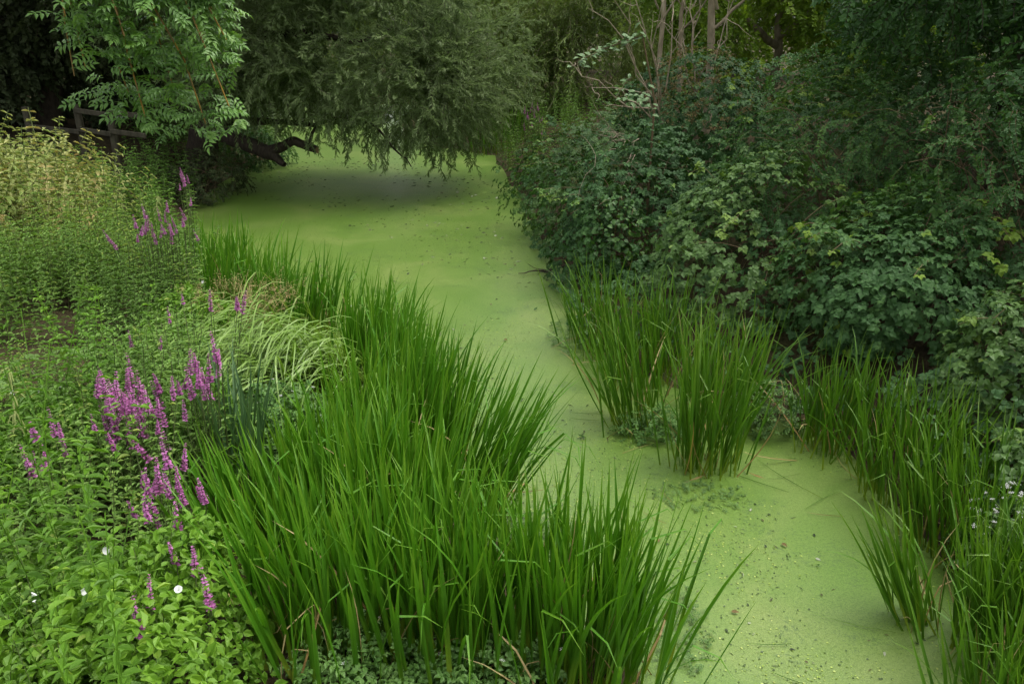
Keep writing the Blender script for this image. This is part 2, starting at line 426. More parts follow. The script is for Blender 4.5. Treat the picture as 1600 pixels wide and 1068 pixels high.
def leafy_spray(l=0.5, n=22, ll=0.06, lw=0.042, droop=0.25, flat=0.35, leaf=leaf4):
    t = Tpl()
    s = np.linspace(0, 1, 4); path = np.stack([.03 * np.sin(s * 3), s * l, -droop * l * s ** 2], 1)
    t.put(strip(path, .007))
    for i in range(n):
        u = .1 + .9 * (i + .5) / n; p = np.array([.03 * math.sin(u * 3), u * l, -droop * l * u * u])
        sd = -1 if i % 2 else 1
        d = np.array([sd * rng.uniform(.5, 1.1), rng.uniform(.3, 1.0), rng.normal() * flat])
        F = frames(d[None], np.array([rng.normal() * .5]))[0]
        t.put(leaf(ll, lw, .15, .15), F, p, rng.uniform(.7, 1.2), .5 + rng.normal() * .08)
    return t

def herb(h=0.9, nodes=11, ll=0.075, lw=0.038, top=1.0, shape=leaf4, wid=0.003):
    t = Tpl()
    s = np.linspace(0, 1, 4); path = np.stack([.05 * h * s ** 2, .02 * h * np.sin(3 * s), s * h], 1)
    t.put(strip(path, wid * 1.6))
    for i in range(nodes):
        u = .15 + .85 * (i + .5) / nodes; k = (1.0 - .6 * u) if top > 0 else 1.0
        a0 = (i % 2) * math.pi / 2 + rng.normal() * .25
        for sd in (0, math.pi):
            a = a0 + sd; d = np.array([math.cos(a), math.sin(a), .25 - .35 * (1 - u) + rng.normal() * .12])
            F = frames(d[None])[0]
            t.put(shape(ll, lw, .15, .25), F, (.05 * h * u * u, .02 * h * math.sin(3 * u), u * h), k * rng.uniform(.8, 1.25) + .12, .5 + rng.normal() * .08 + .18 * (u - .5))
    return t

def blade_tpl(L=1.4, w=0.02, bend=0.15, twist=0.4, seg=7, kink=None):
    s = np.linspace(0, 1, seg + 1)
    ang = bend * s ** 1.6 * 1.6
    if kink is not None:
        ang = ang + np.clip((s - kink) * 6, 0, 1) * rng.uniform(1.2, 2.2)
    st = np.c_[np.zeros(seg + 1), np.sin(ang), np.cos(ang)] * (L / seg)
    P = np.vstack([np.zeros(3), np.cumsum(st[:-1], 0)])
    wid = w * np.where(s < .55, .75 + .25 * np.sin(s / .55 * 1.57), np.clip(1 - (s - .55) / .45, 0, 1) ** .75)
    v = []; c = []
    for i in range(seg + 1):
        a = twist * s[i]; x = np.array([math.cos(a), math.sin(a), 0])
        nb = np.array([-math.sin(a), math.cos(a), -.2])
        if i == seg: v.append(P[i]); c.append(s[i])
        else:
            v += [P[i] - x * wid[i] / 2, P[i] + nb * wid[i] * .22, P[i] + x * wid[i] / 2]; c += [s[i]] * 3
    q = []; t = []
    for i in range(seg - 1):
        b = i * 3; q += [(b, b + 1, b + 4, b + 3), (b + 1, b + 2, b + 5, b + 4)]
    b = (seg - 1) * 3; t = [(b, b + 1, b + 3), (b + 1, b + 2, b + 3)]
    return Tpl().add(v, t, q, np.array(c) * .9 + .03)

# ================================================================== terrain and water
WL = [(1.3, -14), (1.3, 0), (.85, 3.0), (.80, 3.7), (.5, 4.4), (.1, 4.8), (-.2, 5.4), (-.75, 6.4), (-1.3, 7.4), (-2.1, 8.6), (-3.2, 9.8),
      (-4.3, 11), (-5.6, 13), (-6.6, 16), (-7.2, 19), (-7.3, 22), (-7.1, 25), (-8.5, 29), (-11, 33), (-13, 42)]
WR = [(-5, 42), (-4.6, 34), (-4.0, 29.5), (-2.4, 26.3), (-.6, 24.6), (-.2, 21), (.1, 18.5), (.5, 14), (.8, 12), (.9, 9.5), (1.3, 8.3), (2.2, 7.4),
      (3.0, 6.7), (3.1, 5.6), (3.1, 4.8), (3.1, 4), (3.0, 3), (3, 0), (3, -14)]
POLY = np.array(WL + WR, float)

def sdf(x, y):
    """Distance to the stream's edge, negative in the stream."""
    P = np.stack([x, y], -1); d = np.full(x.shape, 1e9); ins = np.zeros(x.shape, bool)
    for i in range(len(POLY)):
        a, b = POLY[i], POLY[(i + 1) % len(POLY)]
        e = b - a; t = np.clip(((P - a) @ e) / (e @ e), 0, 1)
        d = np.minimum(d, np.linalg.norm(P - a - t[..., None] * e, axis=-1))
        c = ((a[1] <= y) & (b[1] > y)) | ((b[1] <= y) & (a[1] > y))
        xi = a[0] + (y - a[1]) / (e[1] if abs(e[1]) > 1e-9 else 1e-9) * e[0]
        ins ^= c & (x < xi)
    return np.where(ins, -d, d)

def midx(y):
    l = np.interp(y, [p[1] for p in WL], [p[0] for p in WL]); r = np.interp(y, [p[1] for p in WR[::-1]], [p[0] for p in WR[::-1]])
    return (l + r) / 2

def ground_z(x, y):
    x = np.asarray(x, float); y = np.asarray(y, float)
    d = sdf(x, y)
    right = x > midx(y)
    sm = lambda a: np.clip(a, 0, 1) ** 2 * (3 - 2 * np.clip(a, 0, 1))
    hl = .04 + .50 * sm(d / 3.0) + .55 * sm((d - 2.5) / 6)
    far = sm((y - 11) / 5)
    hl = hl + far * .55 * sm(d / 1.3)
    hr = .05 + .75 * sm(d / 2.2) + .9 * sm((d - 1.5) / 5) 
    h = np.where(right, hr, hl)
    P = np.stack([x, y, 0 * x], -1).reshape(-1, 3)
    h = h + (lumps(P, 5, 1.7, 3) * .07).reshape(x.shape) * np.clip(d, 0, 1)
    return np.where(d < 0, np.maximum(-.45, d * .6 - .02), h)

def make_ground():
    xs = np.r_[np.linspace(-250, -16, 22), np.arange(-15.5, 15.6, .36), np.linspace(16, 250, 22)]
    ys = np.r_[np.linspace(-120, -15, 8), np.linspace(-14.5, 0, 16), np.arange(.3, 36, .36), np.linspace(36.5, 60, 20), np.linspace(65, 320, 14)]
    X, Y = np.meshgrid(xs, ys); Z = ground_z(X, Y)
    nx, ny = len(xs), len(ys)
    i = np.arange(nx * ny).reshape(ny, nx)
    q = np.stack([i[:-1, :-1], i[:-1, 1:], i[1:, 1:], i[1:, :-1]], -1).reshape(-1, 4)
    t = Tpl().add(np.stack([X, Y, Z], -1).reshape(-1, 3), (), q, .5)
    return link("ground", tmesh("ground", t, M['soil'], True), kind="structure")
g = make_ground()
tag(g, "bare brown bank soil under the plants on both sides", None)

def make_water():
    xs = np.linspace(-14, 6, 41); ys = np.linspace(-14, 42, 113)
    X, Y = np.meshgrid(xs, ys); i = np.arange(X.size).reshape(X.shape)
    q = np.stack([i[:-1, :-1], i[:-1, 1:], i[1:, 1:], i[1:, :-1]], -1).reshape(-1, 4)
    cx = X.ravel()[q].mean(1); cy_ = Y.ravel()[q].mean(1)
    keep = sdf(cx, cy_) < 1.0
    t = Tpl().add(np.stack([X, Y, 0 * X], -1).reshape(-1, 3), (), q[keep], .5)
    return link("water", tmesh("water", t, M['water'], True), kind="structure")
w = make_water()
tag(w, "still stream covered with a pale green skin of duckweed", None)

# ================================================================== trees
def limb_tpl(acc, a, b, r0, r1, amp=.15, sides=8, n=9, rough=.05, sag=0.0, m=0):
    p = wander(a, b, n, amp, sag); acc.one(tube(p, np.linspace(r0, r1, n), sides, .5, m, rough)); return p

def crown_acc(lobes, tpls, dens, k=(.8, 1.2), seed=0, droop=.35, gap=-.25, tint0=.45, shell=.55, gf=1.6, zmin=.35):
    """Sprays through the outer part of uneven lobes; holes where the noise is low."""
    r = np.random.default_rng(seed); acc = Acc()
    for li, (cx, cyy, cz, ax, ay, az) in enumerate(lobes):
        n = int(dens * (ax * ay + ay * az + ax * az))
        u = norm(r.normal(size=(n, 3)))
        rad = r.uniform(shell ** 2, 1, n) ** .5
        lum = 1 + .22 * lumps(u * 3, seed + li, 1.1, 3)
        P = np.array([cx, cyy, cz]) + u * np.array([ax, ay, az]) * (rad * lum)[:, None]
        keep = (lumps(P, seed + 77, gf, 3) > gap) & (P[:, 2] > zmin)
        P, u = P[keep], u[keep]
        if not len(P): continue
        d = u * .8 + r.normal(size=u.shape) * .45; d[:, 2] -= droop
        F = frames(d, r.normal(size=len(P)) * .7)
        tint = tint0 + .16 * lumps(P, seed + 5, 1.3, 2) + r.normal(size=len(P)) * .09
        which = r.integers(0, len(tpls), len(P))
        for j, t in enumerate(tpls):
            s = which == j
            acc.scatter(t, F[s], P[s], r.uniform(k[0], k[1], s.sum()), tint[s])
    return acc

def tree(name, label, base, limbs, lobes, tpls, dens, leafm, barkm, group=None, cat="tree", **kw):
    base = np.array(base, float)
    root = thing(name, label, cat, tuple(base), group)
    tr = Acc()
    for (a, b, r0, r1, amp) in limbs:
        limb_tpl(tr, np.array(a) - base, np.array(b) - base, r0, r1, amp)
    link("trunk", tr.mesh("trunk", barkm, True), root)
    lob = [(l[0] - base[0], l[1] - base[1], l[2] - base[2], l[3], l[4], l[5]) for l in lobes]
    kw.setdefault('zmin', .35); kw['zmin'] -= base[2]
    cr = crown_acc(lob, tpls, dens, **kw)
    link("crown", cr.mesh("crown", [leafm, barkm]), root)
    return root

def gz(x, y): return float(ground_z(np.array([x]), np.array([y]))[0])

WS = [willow_spray(.52, 30, .100, .026, .3) for _ in range(4)]
WSF = [willow_spray(.75, 22, .15, .038, .6) for _ in range(3)]
LS = [leafy_spray(.5, 20, .068, .05) for _ in range(4)]
LSF = [leafy_spray(.85, 16, .14, .11, leaf=lance) for _ in range(3)]

# big grey-green willow leaning over the stream
wb = (-7.9, 20.2, gz(-7.9, 20.2) - .1)
tree("willow_tree", "large grey-green willow leaning over the duckweed with drooping crown", wb,
     [(wb, (-7.3, 20.0, 1.7), .42, .34, .05), ((-7.3, 20, 1.7), (-6.2, 19.6, 4.5), .32, .16, .2), ((-7.4, 20, 1.6), (-8.3, 19.2, 5), .28, .12, .2),
      ((-6.2, 19.6, 4.5), (-4.2, 19, 6.3), .15, .05, .2), ((-7.4, 20, 1.3), (-5.75, 19.5, .78), .21, .17, .06), ((-5.8, 19.5, .80), (-5.45, 19.3, .55), .15, .06, .02),
      ((-5.9, 19.5, .82), (-5.2, 19.3, 1.12), .13, .11, .03), ((-5.2, 19.3, 1.12), (-4.62, 19.2, .92), .11, .09, .02),
      ((-4.85, 19.2, 1.0), (-4.3, 19.4, 2.0), .045, .02, .06), ((-7.2, 20, 1.5), (-5.6, 20.2, 1.45), .14, .06, .12),
      ((-5.6, 20.2, 1.45), (-3.2, 18.6, 1.6), .07, .03, .2), ((-3.2, 18.6, 1.6), (-2.2, 17.6, .78), .03, .012, .1), ((-6.2, 19.6, 3.5), (-2.5, 18, 3.6), .12, .03, .3), ((-6.2, 19.6, 4.5), (-4.8, 16.8, 6.0), .12, .04, .2)],
     [(-5.7, 19, 3.8, 2.2, 2.3, 2.2), (-3.6, 18.6, 3.2, 2.4, 2.1, 2.2), (-2.0, 18.0, 2.55, 1.6, 1.6, 1.6), (-4.6, 18.6, 5.5, 2.6, 2.2, 1.9), (-2.5, 18.4, 4.6, 1.7, 1.8, 1.5),
      (-7.6, 19.6, 4.6, 2.0, 2.2, 2.2), (-6.6, 18.4, 2.9, 1.3, 1.2, 1.1), (-4.6, 20.6, 3.6, 3.0, 1.8, 2.0), (-2.6, 20.2, 3.3, 1.8, 1.6, 1.9), (-1.35, 18.7, 2.3, 1.15, 1.3, 1.35), (-.75, 20.4, 3.0, 1.2, 1.3, 1.5), (-4.6, 16.6, 6.1, 2.7, 1.6, 1.2)],  # last lobe hangs unseen above the view, added to shade the water
     WS, 74, M['willow'], M['darkbark'], seed=21, droop=.0, gap=-.5, k=(.85, 1.3), zmin=.80, shell=.5)
cut = link("cut_end", tmesh("cut_end", Tpl().add(np.vstack([[(0, 0, 0)], [(.088 * math.cos(a), 0, .088 * math.sin(a)) for a in np.linspace(0, 6.28, 11)[:-1]]]),
      [(0, 1 + i, 1 + (i + 1) % 10) for i in range(10)], (), .5), M['cutwood']), bpy.data.objects["willow_tree"],
      np.array((-4.61, 19.195, .915)) - np.array(wb), (R(-10), R(20), R(70)))
cut["label"] = "pale sawn end of the low dark limb"

# willow beyond the bend
tree("willow_tree", "yellow-green willow beyond the bend, behind the mauve flowers", (2.2, 29, 1.0),
     [((2.2, 29, .6), (2.0, 28.6, 4.5), .3, .2, .2), ((2.0, 28.6, 3), (.2, 27.6, 5.5), .14, .05, .2), ((2, 28.6, 3.5), (3.8, 28, 6), .14, .05, .2)],
     [(.4, 28, 2.6, 2.3, 2.0, 2.2), (2.6, 28, 2.9, 2.2, 2.0, 2.4), (1.4, 28, 5.2, 2.8, 2.2, 2.0), (-1.6, 28.6, 3.6, 1.9, 2, 2.6), (4.4, 28.5, 4.5, 2, 2, 2.4)],
     WSF, 55, M['willow_far'], M['palebark'], seed=31, droop=.5, gap=-.4, k=(.8, 1.3), zmin=.7)
tree("willow_tree", "dull green willow filling the far end of the water", (-4.0, 37, 1.0),
     [((-4, 37, .6), (-4, 36.6, 5), .35, .2, .2), ((-4, 36.8, 3), (-6.5, 36, 6), .15, .05, .2), ((-4, 36.8, 3), (-2, 36, 6), .15, .05, .2)],
     [(-5, 36.5, 4.6, 3.4, 2.2, 2.6), (-1.5, 36, 3.8, 2.8, 2.2, 3.0), (-8.6, 36.5, 3.8, 3, 2.2, 2.6), (-4, 36.5, 7, 4, 2.5, 2)],
     WSF, 28, M['willow_far'], M['darkbark'], seed=33, droop=.5, gap=-.5, k=(1., 1.5), zmin=1.0)

# dark trees at the upper left, in deep shade
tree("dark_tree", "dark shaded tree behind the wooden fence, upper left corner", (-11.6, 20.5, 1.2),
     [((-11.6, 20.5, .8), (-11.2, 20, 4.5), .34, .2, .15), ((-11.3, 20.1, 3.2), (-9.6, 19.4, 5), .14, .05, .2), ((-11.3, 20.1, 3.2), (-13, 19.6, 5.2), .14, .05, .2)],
     [(-11.0, 20.2, 5.0, 2.6, 2.0, 2.0), (-13.4, 20, 4.2, 2.2, 2, 2.4), (-9.4, 20.6, 4.6, 2, 1.8, 1.8), (-11.8, 19.2, 3.6, 1.4, 1.2, 1.2), (-11.5, 22.5, 3.0, 3.2, 1.6, 2.0), (-9.2, 17.2, 6.0, 2.2, 1.8, 1.5)],  # last lobe, out of view overhead, added to shade left bank and stream
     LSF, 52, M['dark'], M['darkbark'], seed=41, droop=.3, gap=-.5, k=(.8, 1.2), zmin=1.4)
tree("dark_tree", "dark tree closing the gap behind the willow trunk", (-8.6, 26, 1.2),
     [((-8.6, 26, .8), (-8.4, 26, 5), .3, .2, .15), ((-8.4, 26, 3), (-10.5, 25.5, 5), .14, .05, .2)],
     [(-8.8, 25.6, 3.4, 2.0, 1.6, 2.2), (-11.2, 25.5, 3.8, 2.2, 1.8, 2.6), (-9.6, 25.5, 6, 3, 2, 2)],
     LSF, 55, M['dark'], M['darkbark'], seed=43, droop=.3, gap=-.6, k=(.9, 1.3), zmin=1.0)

# pale trunks on top of the bramble mound
def pale_tree(label, x, y, r, lean, lobes, seed):
    z = gz(x, y) - .2
    top = (x + lean, y + .1, 7.0)
    tree("pale_trunk_tree", label, (x, y, z), [((x, y, z), top, r, r * .6, .12), ((x + lean * .45, y, 3.6), (x + .9, y - .2, 4.9), r * .4, r * .12, .08), ((x + lean * .4, y, 3.9), (x - .8, y - .3, 5.2), r * .35, r * .1, .1)],
         lobes, LS, 26, M['lime'], M['palebark'], group="pale trunks above the brambles", seed=seed, droop=.3, gap=-.3, k=(.9, 1.4))
pale_tree("thickest of the pale trunks above the brambles, with lichen patches", 3.62, 15, .085, -.12, [(3.4, 15.2, 6.6, 1.6, 1.5, 1.3), (4.6, 15.6, 5.6, 1.2, 1.2, 1.0)], 51)
pale_tree("slim brownish trunk just beside the thickest pale trunk", 3.12, 15.6, .045, .05, [(3.0, 15.9, 6.6, 1.4, 1.3, 1.2)], 52)
pale_tree("forked pale trunk wrapped in dead twigs above the brambles", 2.50, 15.0, .05, .12, [(2.2, 15.4, 6.8, 1.5, 1.3, 1.2)], 53)

# trees behind the right bank
tree("lime_green_tree", "bright yellow-green tree just behind the pale trunks", (6.6, 21, 1.8),
     [((6.6, 21, 1.4), (6.4, 20.8, 6), .12, .08, .15), ((6.5, 20.9, 3.2), (4.6, 20, 4.6), .1, .03, .15), ((6.5, 20.9, 3.4), (8.2, 20, 5), .1, .03, .15)],
     [(5.8, 20.4, 4.4, 1.9, 1.6, 1.5), (7.8, 20.4, 4.6, 1.9, 1.6, 1.6), (6.6, 20.6, 6.4, 2.4, 1.8, 1.6), (4.6, 21, 5.2, 1.6, 1.5, 1.6), (6.3, 19.7, 2.9, 2.3, 1.2, 1.3)],
     LSF, 70, M['lime'], M['palebark'], seed=61, droop=.25, gap=-.45, k=(.7, 1.0))
tree("elm_tree", "dense dark green small-leaved tree at the upper right", (7.4, 10.6, 1.6),
     [((7.4, 10.6, 1.2), (7.2, 10.4, 4.5), .24, .16, .1), ((7.2, 10.4, 3.0), (5.2, 9.6, 4.2), .1, .03, .15), ((7.2, 10.4, 3.4), (6.2, 8.4, 5), .1, .03, .15), ((7.2, 10.4, 3.6), (8.6, 11.4, 5.4), .1, .03, .1)],
     [(5.5, 11.2, 3.9, 1.1, 1.2, .95), (6.0, 9.4, 4.9, 1.5, 1.4, 1.1), (5.9, 8.1, 3.6, 1.0, 1.1, 1.0), (7.5, 9.2, 3.6, 1.6, 1.5, 1.6), (6.6, 11.6, 5.2, 1.7, 1.6, 1.5), (8.4, 11.4, 4.4, 2, 1.8, 2), (4.6, 9.6, 4.35, .8, .8, .55)],
     LS, 80, M['elm'], M['darkbark'], seed=71, droop=.2, gap=-.35, k=(.9, 1.3))
tree("elm_tree", "mid green tree rising behind the dark one at the right", (9.6, 16, 1.8),
     [((9.6, 16, 1.4), (9.4, 15.8, 6), .25, .15, .15)],
     [(7.8, 15.4, 4.6, 1.8, 1.6, 1.8), (9.8, 15, 4.2, 2, 1.8, 2.2), (9, 15.4, 6.6, 2.4, 2, 1.6), (7.2, 15.6, 3.0, 1.3, 1.2, 1.0), (11.5, 14.5, 4.5, 2, 2, 2.5)],
     LSF, 60, M['elm'], M['darkbark'], seed=73, droop=.25, gap=-.45, k=(.6, .9), tint0=.6)

# the wood beyond, each tree its own
BT = [(-22, 34, 'dark', "tall dark tree at the far left of the wood"), (-15.5, 32, 'dark', "dark tree of the wood left of the willow"), (2.5, 44, 'willow_far', "pale tree of the wood far behind the bend"),
      (8.5, 38, 'lime', "light green tree of the wood behind the pale trunks"), (14.5, 33, 'lime', "light green tree of the wood behind the dark thicket"), (20.5, 28, 'elm', "green tree of the wood at the far right"),
      (-10, 44, 'willow_far', "pale tree of the wood behind the large willow")]
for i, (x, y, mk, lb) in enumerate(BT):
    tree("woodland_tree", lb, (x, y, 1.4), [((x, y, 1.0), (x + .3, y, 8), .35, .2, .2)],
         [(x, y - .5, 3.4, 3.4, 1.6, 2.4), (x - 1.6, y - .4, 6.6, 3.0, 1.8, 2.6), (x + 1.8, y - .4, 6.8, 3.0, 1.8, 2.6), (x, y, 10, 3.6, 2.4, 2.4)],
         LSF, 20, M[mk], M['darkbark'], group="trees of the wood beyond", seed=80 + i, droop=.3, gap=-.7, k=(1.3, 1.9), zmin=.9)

# ------------------------------------------------------------------ ash bough hanging in from the upper left
def ash_tree():
    base = np.array((-6.6, 5.6, gz(-6.6, 5.6) - .1))
    root = thing("ash_tree", "bright green ash hanging a leafy bough over the upper left", "tree", tuple(base))
    tr = Acc()
    limb_tpl(tr, (0, 0, 0), np.array((-6.4, 5.8, 6.5)) - base, .26, .17, .15)
    limb_tpl(tr, np.array((-6.5, 5.7, 4.2)) - base, np.array((-3.7, 7.3, 5.6)) - base, .11, .05, .1)
    link("trunk", tr.mesh("trunk", M['darkbark'], True), root)
    src = np.array((-3.7, 7.3, 5.6))
    ends = [(-4.02, 8.0, 3.2), (-3.85, 8.1, 2.95), (-3.45, 8.0, 2.72), (-3.15, 8.1, 2.75), (-2.75, 8.2, 3.0), (-2.55, 8.1, 3.45), (-3.4, 7.9, 3.5), (-3.9, 7.8, 3.6), (-3.0, 8.0, 3.9), (-2.65, 8.3, 4.1), (-3.7, 8.2, 4.3),
            (-3.55, 8.3, 3.15), (-2.9, 8.4, 3.5), (-4.05, 8.2, 3.4), (-2.75, 8.2, 3.7), (-3.2, 8.3, 4.6), (-3.8, 7.9, 4.7)]
    nodes = []
    for i, e in enumerate(ends):
        e = np.array(e); mid = np.array((.5 * (src[0] + e[0]) - .15, .5 * (src[1] + e[1]), max(src[2], e[2]) - .25))
        a = Acc()
        s = np.linspace(0, 1, 9)[:, None]
        p = src * (1 - s) ** 2 + 2 * mid * s * (1 - s) + e * s ** 2 + np.cumsum(rng.normal(size=(9, 3)), 0) * .035
        a.one(tube(p - base, np.linspace(.022, .006, 9), 5, .5, 0, .08))
        br = link("branch", a.mesh("branch", M['lichenbark'], True), root)
        for j in range(5, 9):
            nodes.append((p[j], norm(p[j] - p[j - 1]), br))
    me = [tmesh("leaf", pinnate(.21, 5, .036, .088), [M['ash']]) for _ in range(5)]
    tp = [pinnate(.20, 4, .036, .088) for _ in range(3)]
    nl = 0; acc = Acc()
    for (p, d, br) in nodes:
        for k in range(21):
            o = rng.normal(size=3) * np.array([.16, .14, .12])
            dd = d * .3 + rng.normal(size=3) * .8; dd[2] = -abs(dd[2]) * .55 + .1
            F = frames(dd[None], np.array([rng.normal() * .3]), np.array([[rng.normal() * .35, -.55, .9]]))[0]
            q = p + o; s = rng.uniform(.65, .98)
            if q[0] < -4.10 or q[0] > -2.62 or q[2] < 2.6 + .12 * abs(q[0] + 3.3): continue
            if k < 3 and nl < 270 and q[2] < 4.2:
                link("leaf", me[rng.integers(5)], br, q - base, mat_to_euler(F), s); nl += 1
            else:
                acc.scatter(tp[rng.integers(3)], F[None], (q - base)[None], np.array([s * 1.05]), np.array([.5 + rng.normal() * .2]))
    link("foliage", acc.mesh("foliage", M['ash']), root, kind="stuff")
ash_tree()

# ================================================================== right bank thicket
BL = [bramble_leaf(True) for _ in range(3)] + [bramble_leaf(False, .09) for _ in range(2)]
BLM = [tmesh("leaf", b, M['bramble']) for b in BL]
BLF = [tmesh("leaf", b, M['bramble_fresh']) for b in BL]
CAMP = np.array((0, 0, H))

def bush(name, label, c, r, n, seed, tpls=BL, mat='bramble', k=(.68, 1.0), big=90, bigm=BLM, gap=-.55, canes=14, cat="bramble", tint0=.42, heads=0, young=.03):
    rr = np.random.default_rng(seed); c = np.array(c, float); r = np.array(r, float)
    g0 = gz(c[0], c[1]); base = np.array((c[0], c[1], max(g0, 0) - .02))
    root = thing(name, label, cat, tuple(base))
    n = int(n * 1.45)
    u = norm(rr.normal(size=(n, 3)))
    front = (CAMP - c); front = front / np.linalg.norm(front)
    keep = (u @ front > -.45) | (rr.uniform(size=n) < .35)
    u = u[keep]; n = len(u)
    rad = np.where(rr.uniform(size=n) < .72, rr.uniform(.84, 1.0, n), rr.uniform(.45, .85, n))
    lum = 1 + .34 * lumps(u * r * 1.0 + c, seed, 2.3, 3)
    P = c + u * r * (rad * lum)[:, None]
    gg = ground_z(P[:, 0], P[:, 1])
    ok = (P[:, 2] > np.maximum(gg, 0) + .05) & (lumps(P, seed + 9, 3.0, 2) > gap - .4 * (rad < .8))
    P, u, rad = P[ok], u[ok], rad[ok]; n = len(P)
    nrm = u * 1.0 + np.array([0, 0, .65]) + rr.normal(size=(n, 3)) * .28
    d = u * .5 + rr.normal(size=(n, 3)) * .8; d[:, 2] -= .35
    d -= norm(nrm) * (d * norm(nrm)).sum(1, keepdims=True) * .75
    F = frames(d, None, nrm)
    tint = tint0 + .20 * lumps(P, seed + 3, 1.6, 2) + rr.normal(size=n) * .10
    yg = rr.uniform(size=n) < young; tint[yg & (rad > .8)] += .4
    s = rr.uniform(k[0], k[1], n)
    score = (rad > .9) * (u @ front) * (u @ front > .15) * rr.uniform(.3, 1, n)
    pick = np.zeros(n, bool)
    if big: pick[np.argsort(-score)[:big]] = True
    acc = Acc(); wh = rr.integers(0, len(tpls), n)
    for j, t in enumerate(tpls):
        sel = (wh == j) & ~pick
        acc.scatter(t, F[sel], P[sel] - base, s[sel], tint[sel])
    for i in np.nonzero(pick)[0]:
        link("leaf", bigm[wh[i]], root, P[i] - base, mat_to_euler(F[i]), s[i] * 1.08)
    for i in range(canes):
        a = rr.uniform(0, 6.28); v = norm(np.array([math.cos(a), math.sin(a), rr.uniform(.1, 1.0)]) + front * .5)
        e = c + v * r * rr.uniform(.95, 1.12); b0 = np.array((c[0] + rr.normal() * .3, c[1] + rr.normal() * .3, max(g0, 0)))
        mid = .5 * (b0 + e); mid[2] = max(b0[2], e[2]) + .3
        t_ = np.linspace(0, 1, 8)[:, None]
        p = b0 * (1 - t_) ** 2 + 2 * mid * t_ * (1 - t_) + e * t_ ** 2
        if cat == "bramble":
            for u_ in rr.uniform(.62, 1.0, 9):
                q_ = np.array([np.interp(u_ * 7, range(8), p[:, k_]) for k_ in range(3)]) + rr.normal(size=3) * .03
                dd_ = np.array([[rr.normal(), rr.normal() - .4, -.3 + rr.normal() * .3]]); Fq = frames(dd_, None, np.array([[rr.normal() * .3 - .2, rr.normal() * .3 - .4, 1.0]]))
                acc.scatter(tpls[rr.integers(len(tpls))], Fq, (q_ - base)[None], np.array([rr.uniform(.6, .95)]), np.array([tint0 + .15 + .35 * (u_ > .88) + rr.normal() * .08]))
        ca = Acc().one(tube(p - base, np.linspace(.007, .003, 8), 4, .5 + rr.normal() * .2))
        link("cane", ca.mesh("cane", M['cane']), root)
    link("foliage", acc.mesh("foliage", [M[mat], M['cane']]), root, kind="stuff")
    if heads:
        ha = Acc(); ht = Tpl()
        for q in range(26):
            d_ = norm(rr.normal(size=3)); d_[2] = abs(d_[2])
            ht.put(oval(.018, .014), frames(d_[None])[0], d_ * rr.uniform(.02, .07), 1, .5 + rr.normal() * .2)
        ctr = norm(front + rr.normal(size=(5, 3)) * .5)
        uu = norm(ctr[rr.integers(0, 5, heads)] + rr.normal(size=(heads, 3)) * .16)
        PH = c + uu * r * (1.02 + .34 * lumps(uu * r + c, seed, 2.3, 3))[:, None]
        ha.scatter(ht, frames(rr.normal(size=(heads, 3))), PH - base, rr.uniform(.7, 1.3, heads), .5 + rr.normal(size=heads) * .2)
        link("withered_flower_heads", ha.mesh("withered_flower_heads", M['brownhead']), root, kind="stuff")
    return root

bush("bramble_bush", "low bramble bush farthest along the right waterside, by the mauve flowers", (1.45, 17.9, .6), (1.6, 2.1, 1.15), 1500, 101, big=0)
bush("bramble_bush", "bramble bush overhanging the water below the dead twigs", (1.65, 14.4, .6), (1.6, 1.9, 1.55), 2300, 102, mat='bramble_fresh', bigm=BLF, big=60, heads=60)
bush("bramble_bush", "rounded bramble bush at the waterside above the dark floating branch", (1.85, 11.7, .6), (1.45, 1.5, 1.55), 2300, 103, big=90)
bush("bramble_bush", "high bramble mound with brown withered flower heads under the pale trunks", (3.3, 13.6, 2.15), (1.75, 1.6, 1.2), 2300, 104, big=70, heads=150)
bush("bramble_bush", "bright-tipped bramble bush behind the reeds standing in the water", (3.0, 9.6, .8), (1.35, 1.35, 1.4), 2300, 105, mat='bramble_fresh', bigm=BLF, big=110, young=.035)
bush("leafy_shrub", "dark small-leaved shrub with a shaded hollow below the tree at upper right", (4.4, 10.7, 1.9), (1.5, 1.5, 1.35), 620, 106, tpls=LS, mat='elm', big=0, k=(.55, .8), cat="shrub", tint0=.5)
bush("bramble_bush", "bramble bush of large dark leaves behind the reeds on the right", (4.0, 7.9, .85), (1.25, 1.2, 1.25), 2300, 107, big=130)
bush("leafy_shrub", "tall small-leaved shrub at the right edge under the dark tree", (5.4, 8.3, 1.9), (1.3, 1.4, 1.5), 620, 108, tpls=LS, mat='elm', big=0, k=(.55, .8), cat="shrub", tint0=.45)
bush("bramble_bush", "low bramble with pale shoots at the right edge of the picture", (4.75, 6.1, .65), (1.05, 1.1, 1.05), 1700, 109, mat='bramble_fresh', bigm=BLF, big=120, young=.035, tint0=.45)
bush("bramble_bush", "small bramble in the corner behind the white umbels", (4.3, 4.9, .4), (.85, .8, .75), 1000, 110, mat='bramble_fresh', bigm=BLF, big=80, young=.06, tint0=.5)
bush("ivy_mound", "bright green ivy hanging over the bramble above the water", (1.42, 10.95, .95), (.50, .6, .85), 900, 111, tpls=[oval(.07, .062, .1, .1, .5, .1), oval(.055, .05, .1, .1, .5, .1)], mat='ivy', big=0, canes=6, cat="ivy", k=(.8, 1.2), tint0=.6)
bush("waterside_shrub", "dark low shrub at the foot of the leaning willow", (-7.0, 18.0, .35), (.75, 1.3, .62), 420, 113, tpls=LS, mat='dark', big=0, k=(.5, .8), cat="shrub", canes=4)
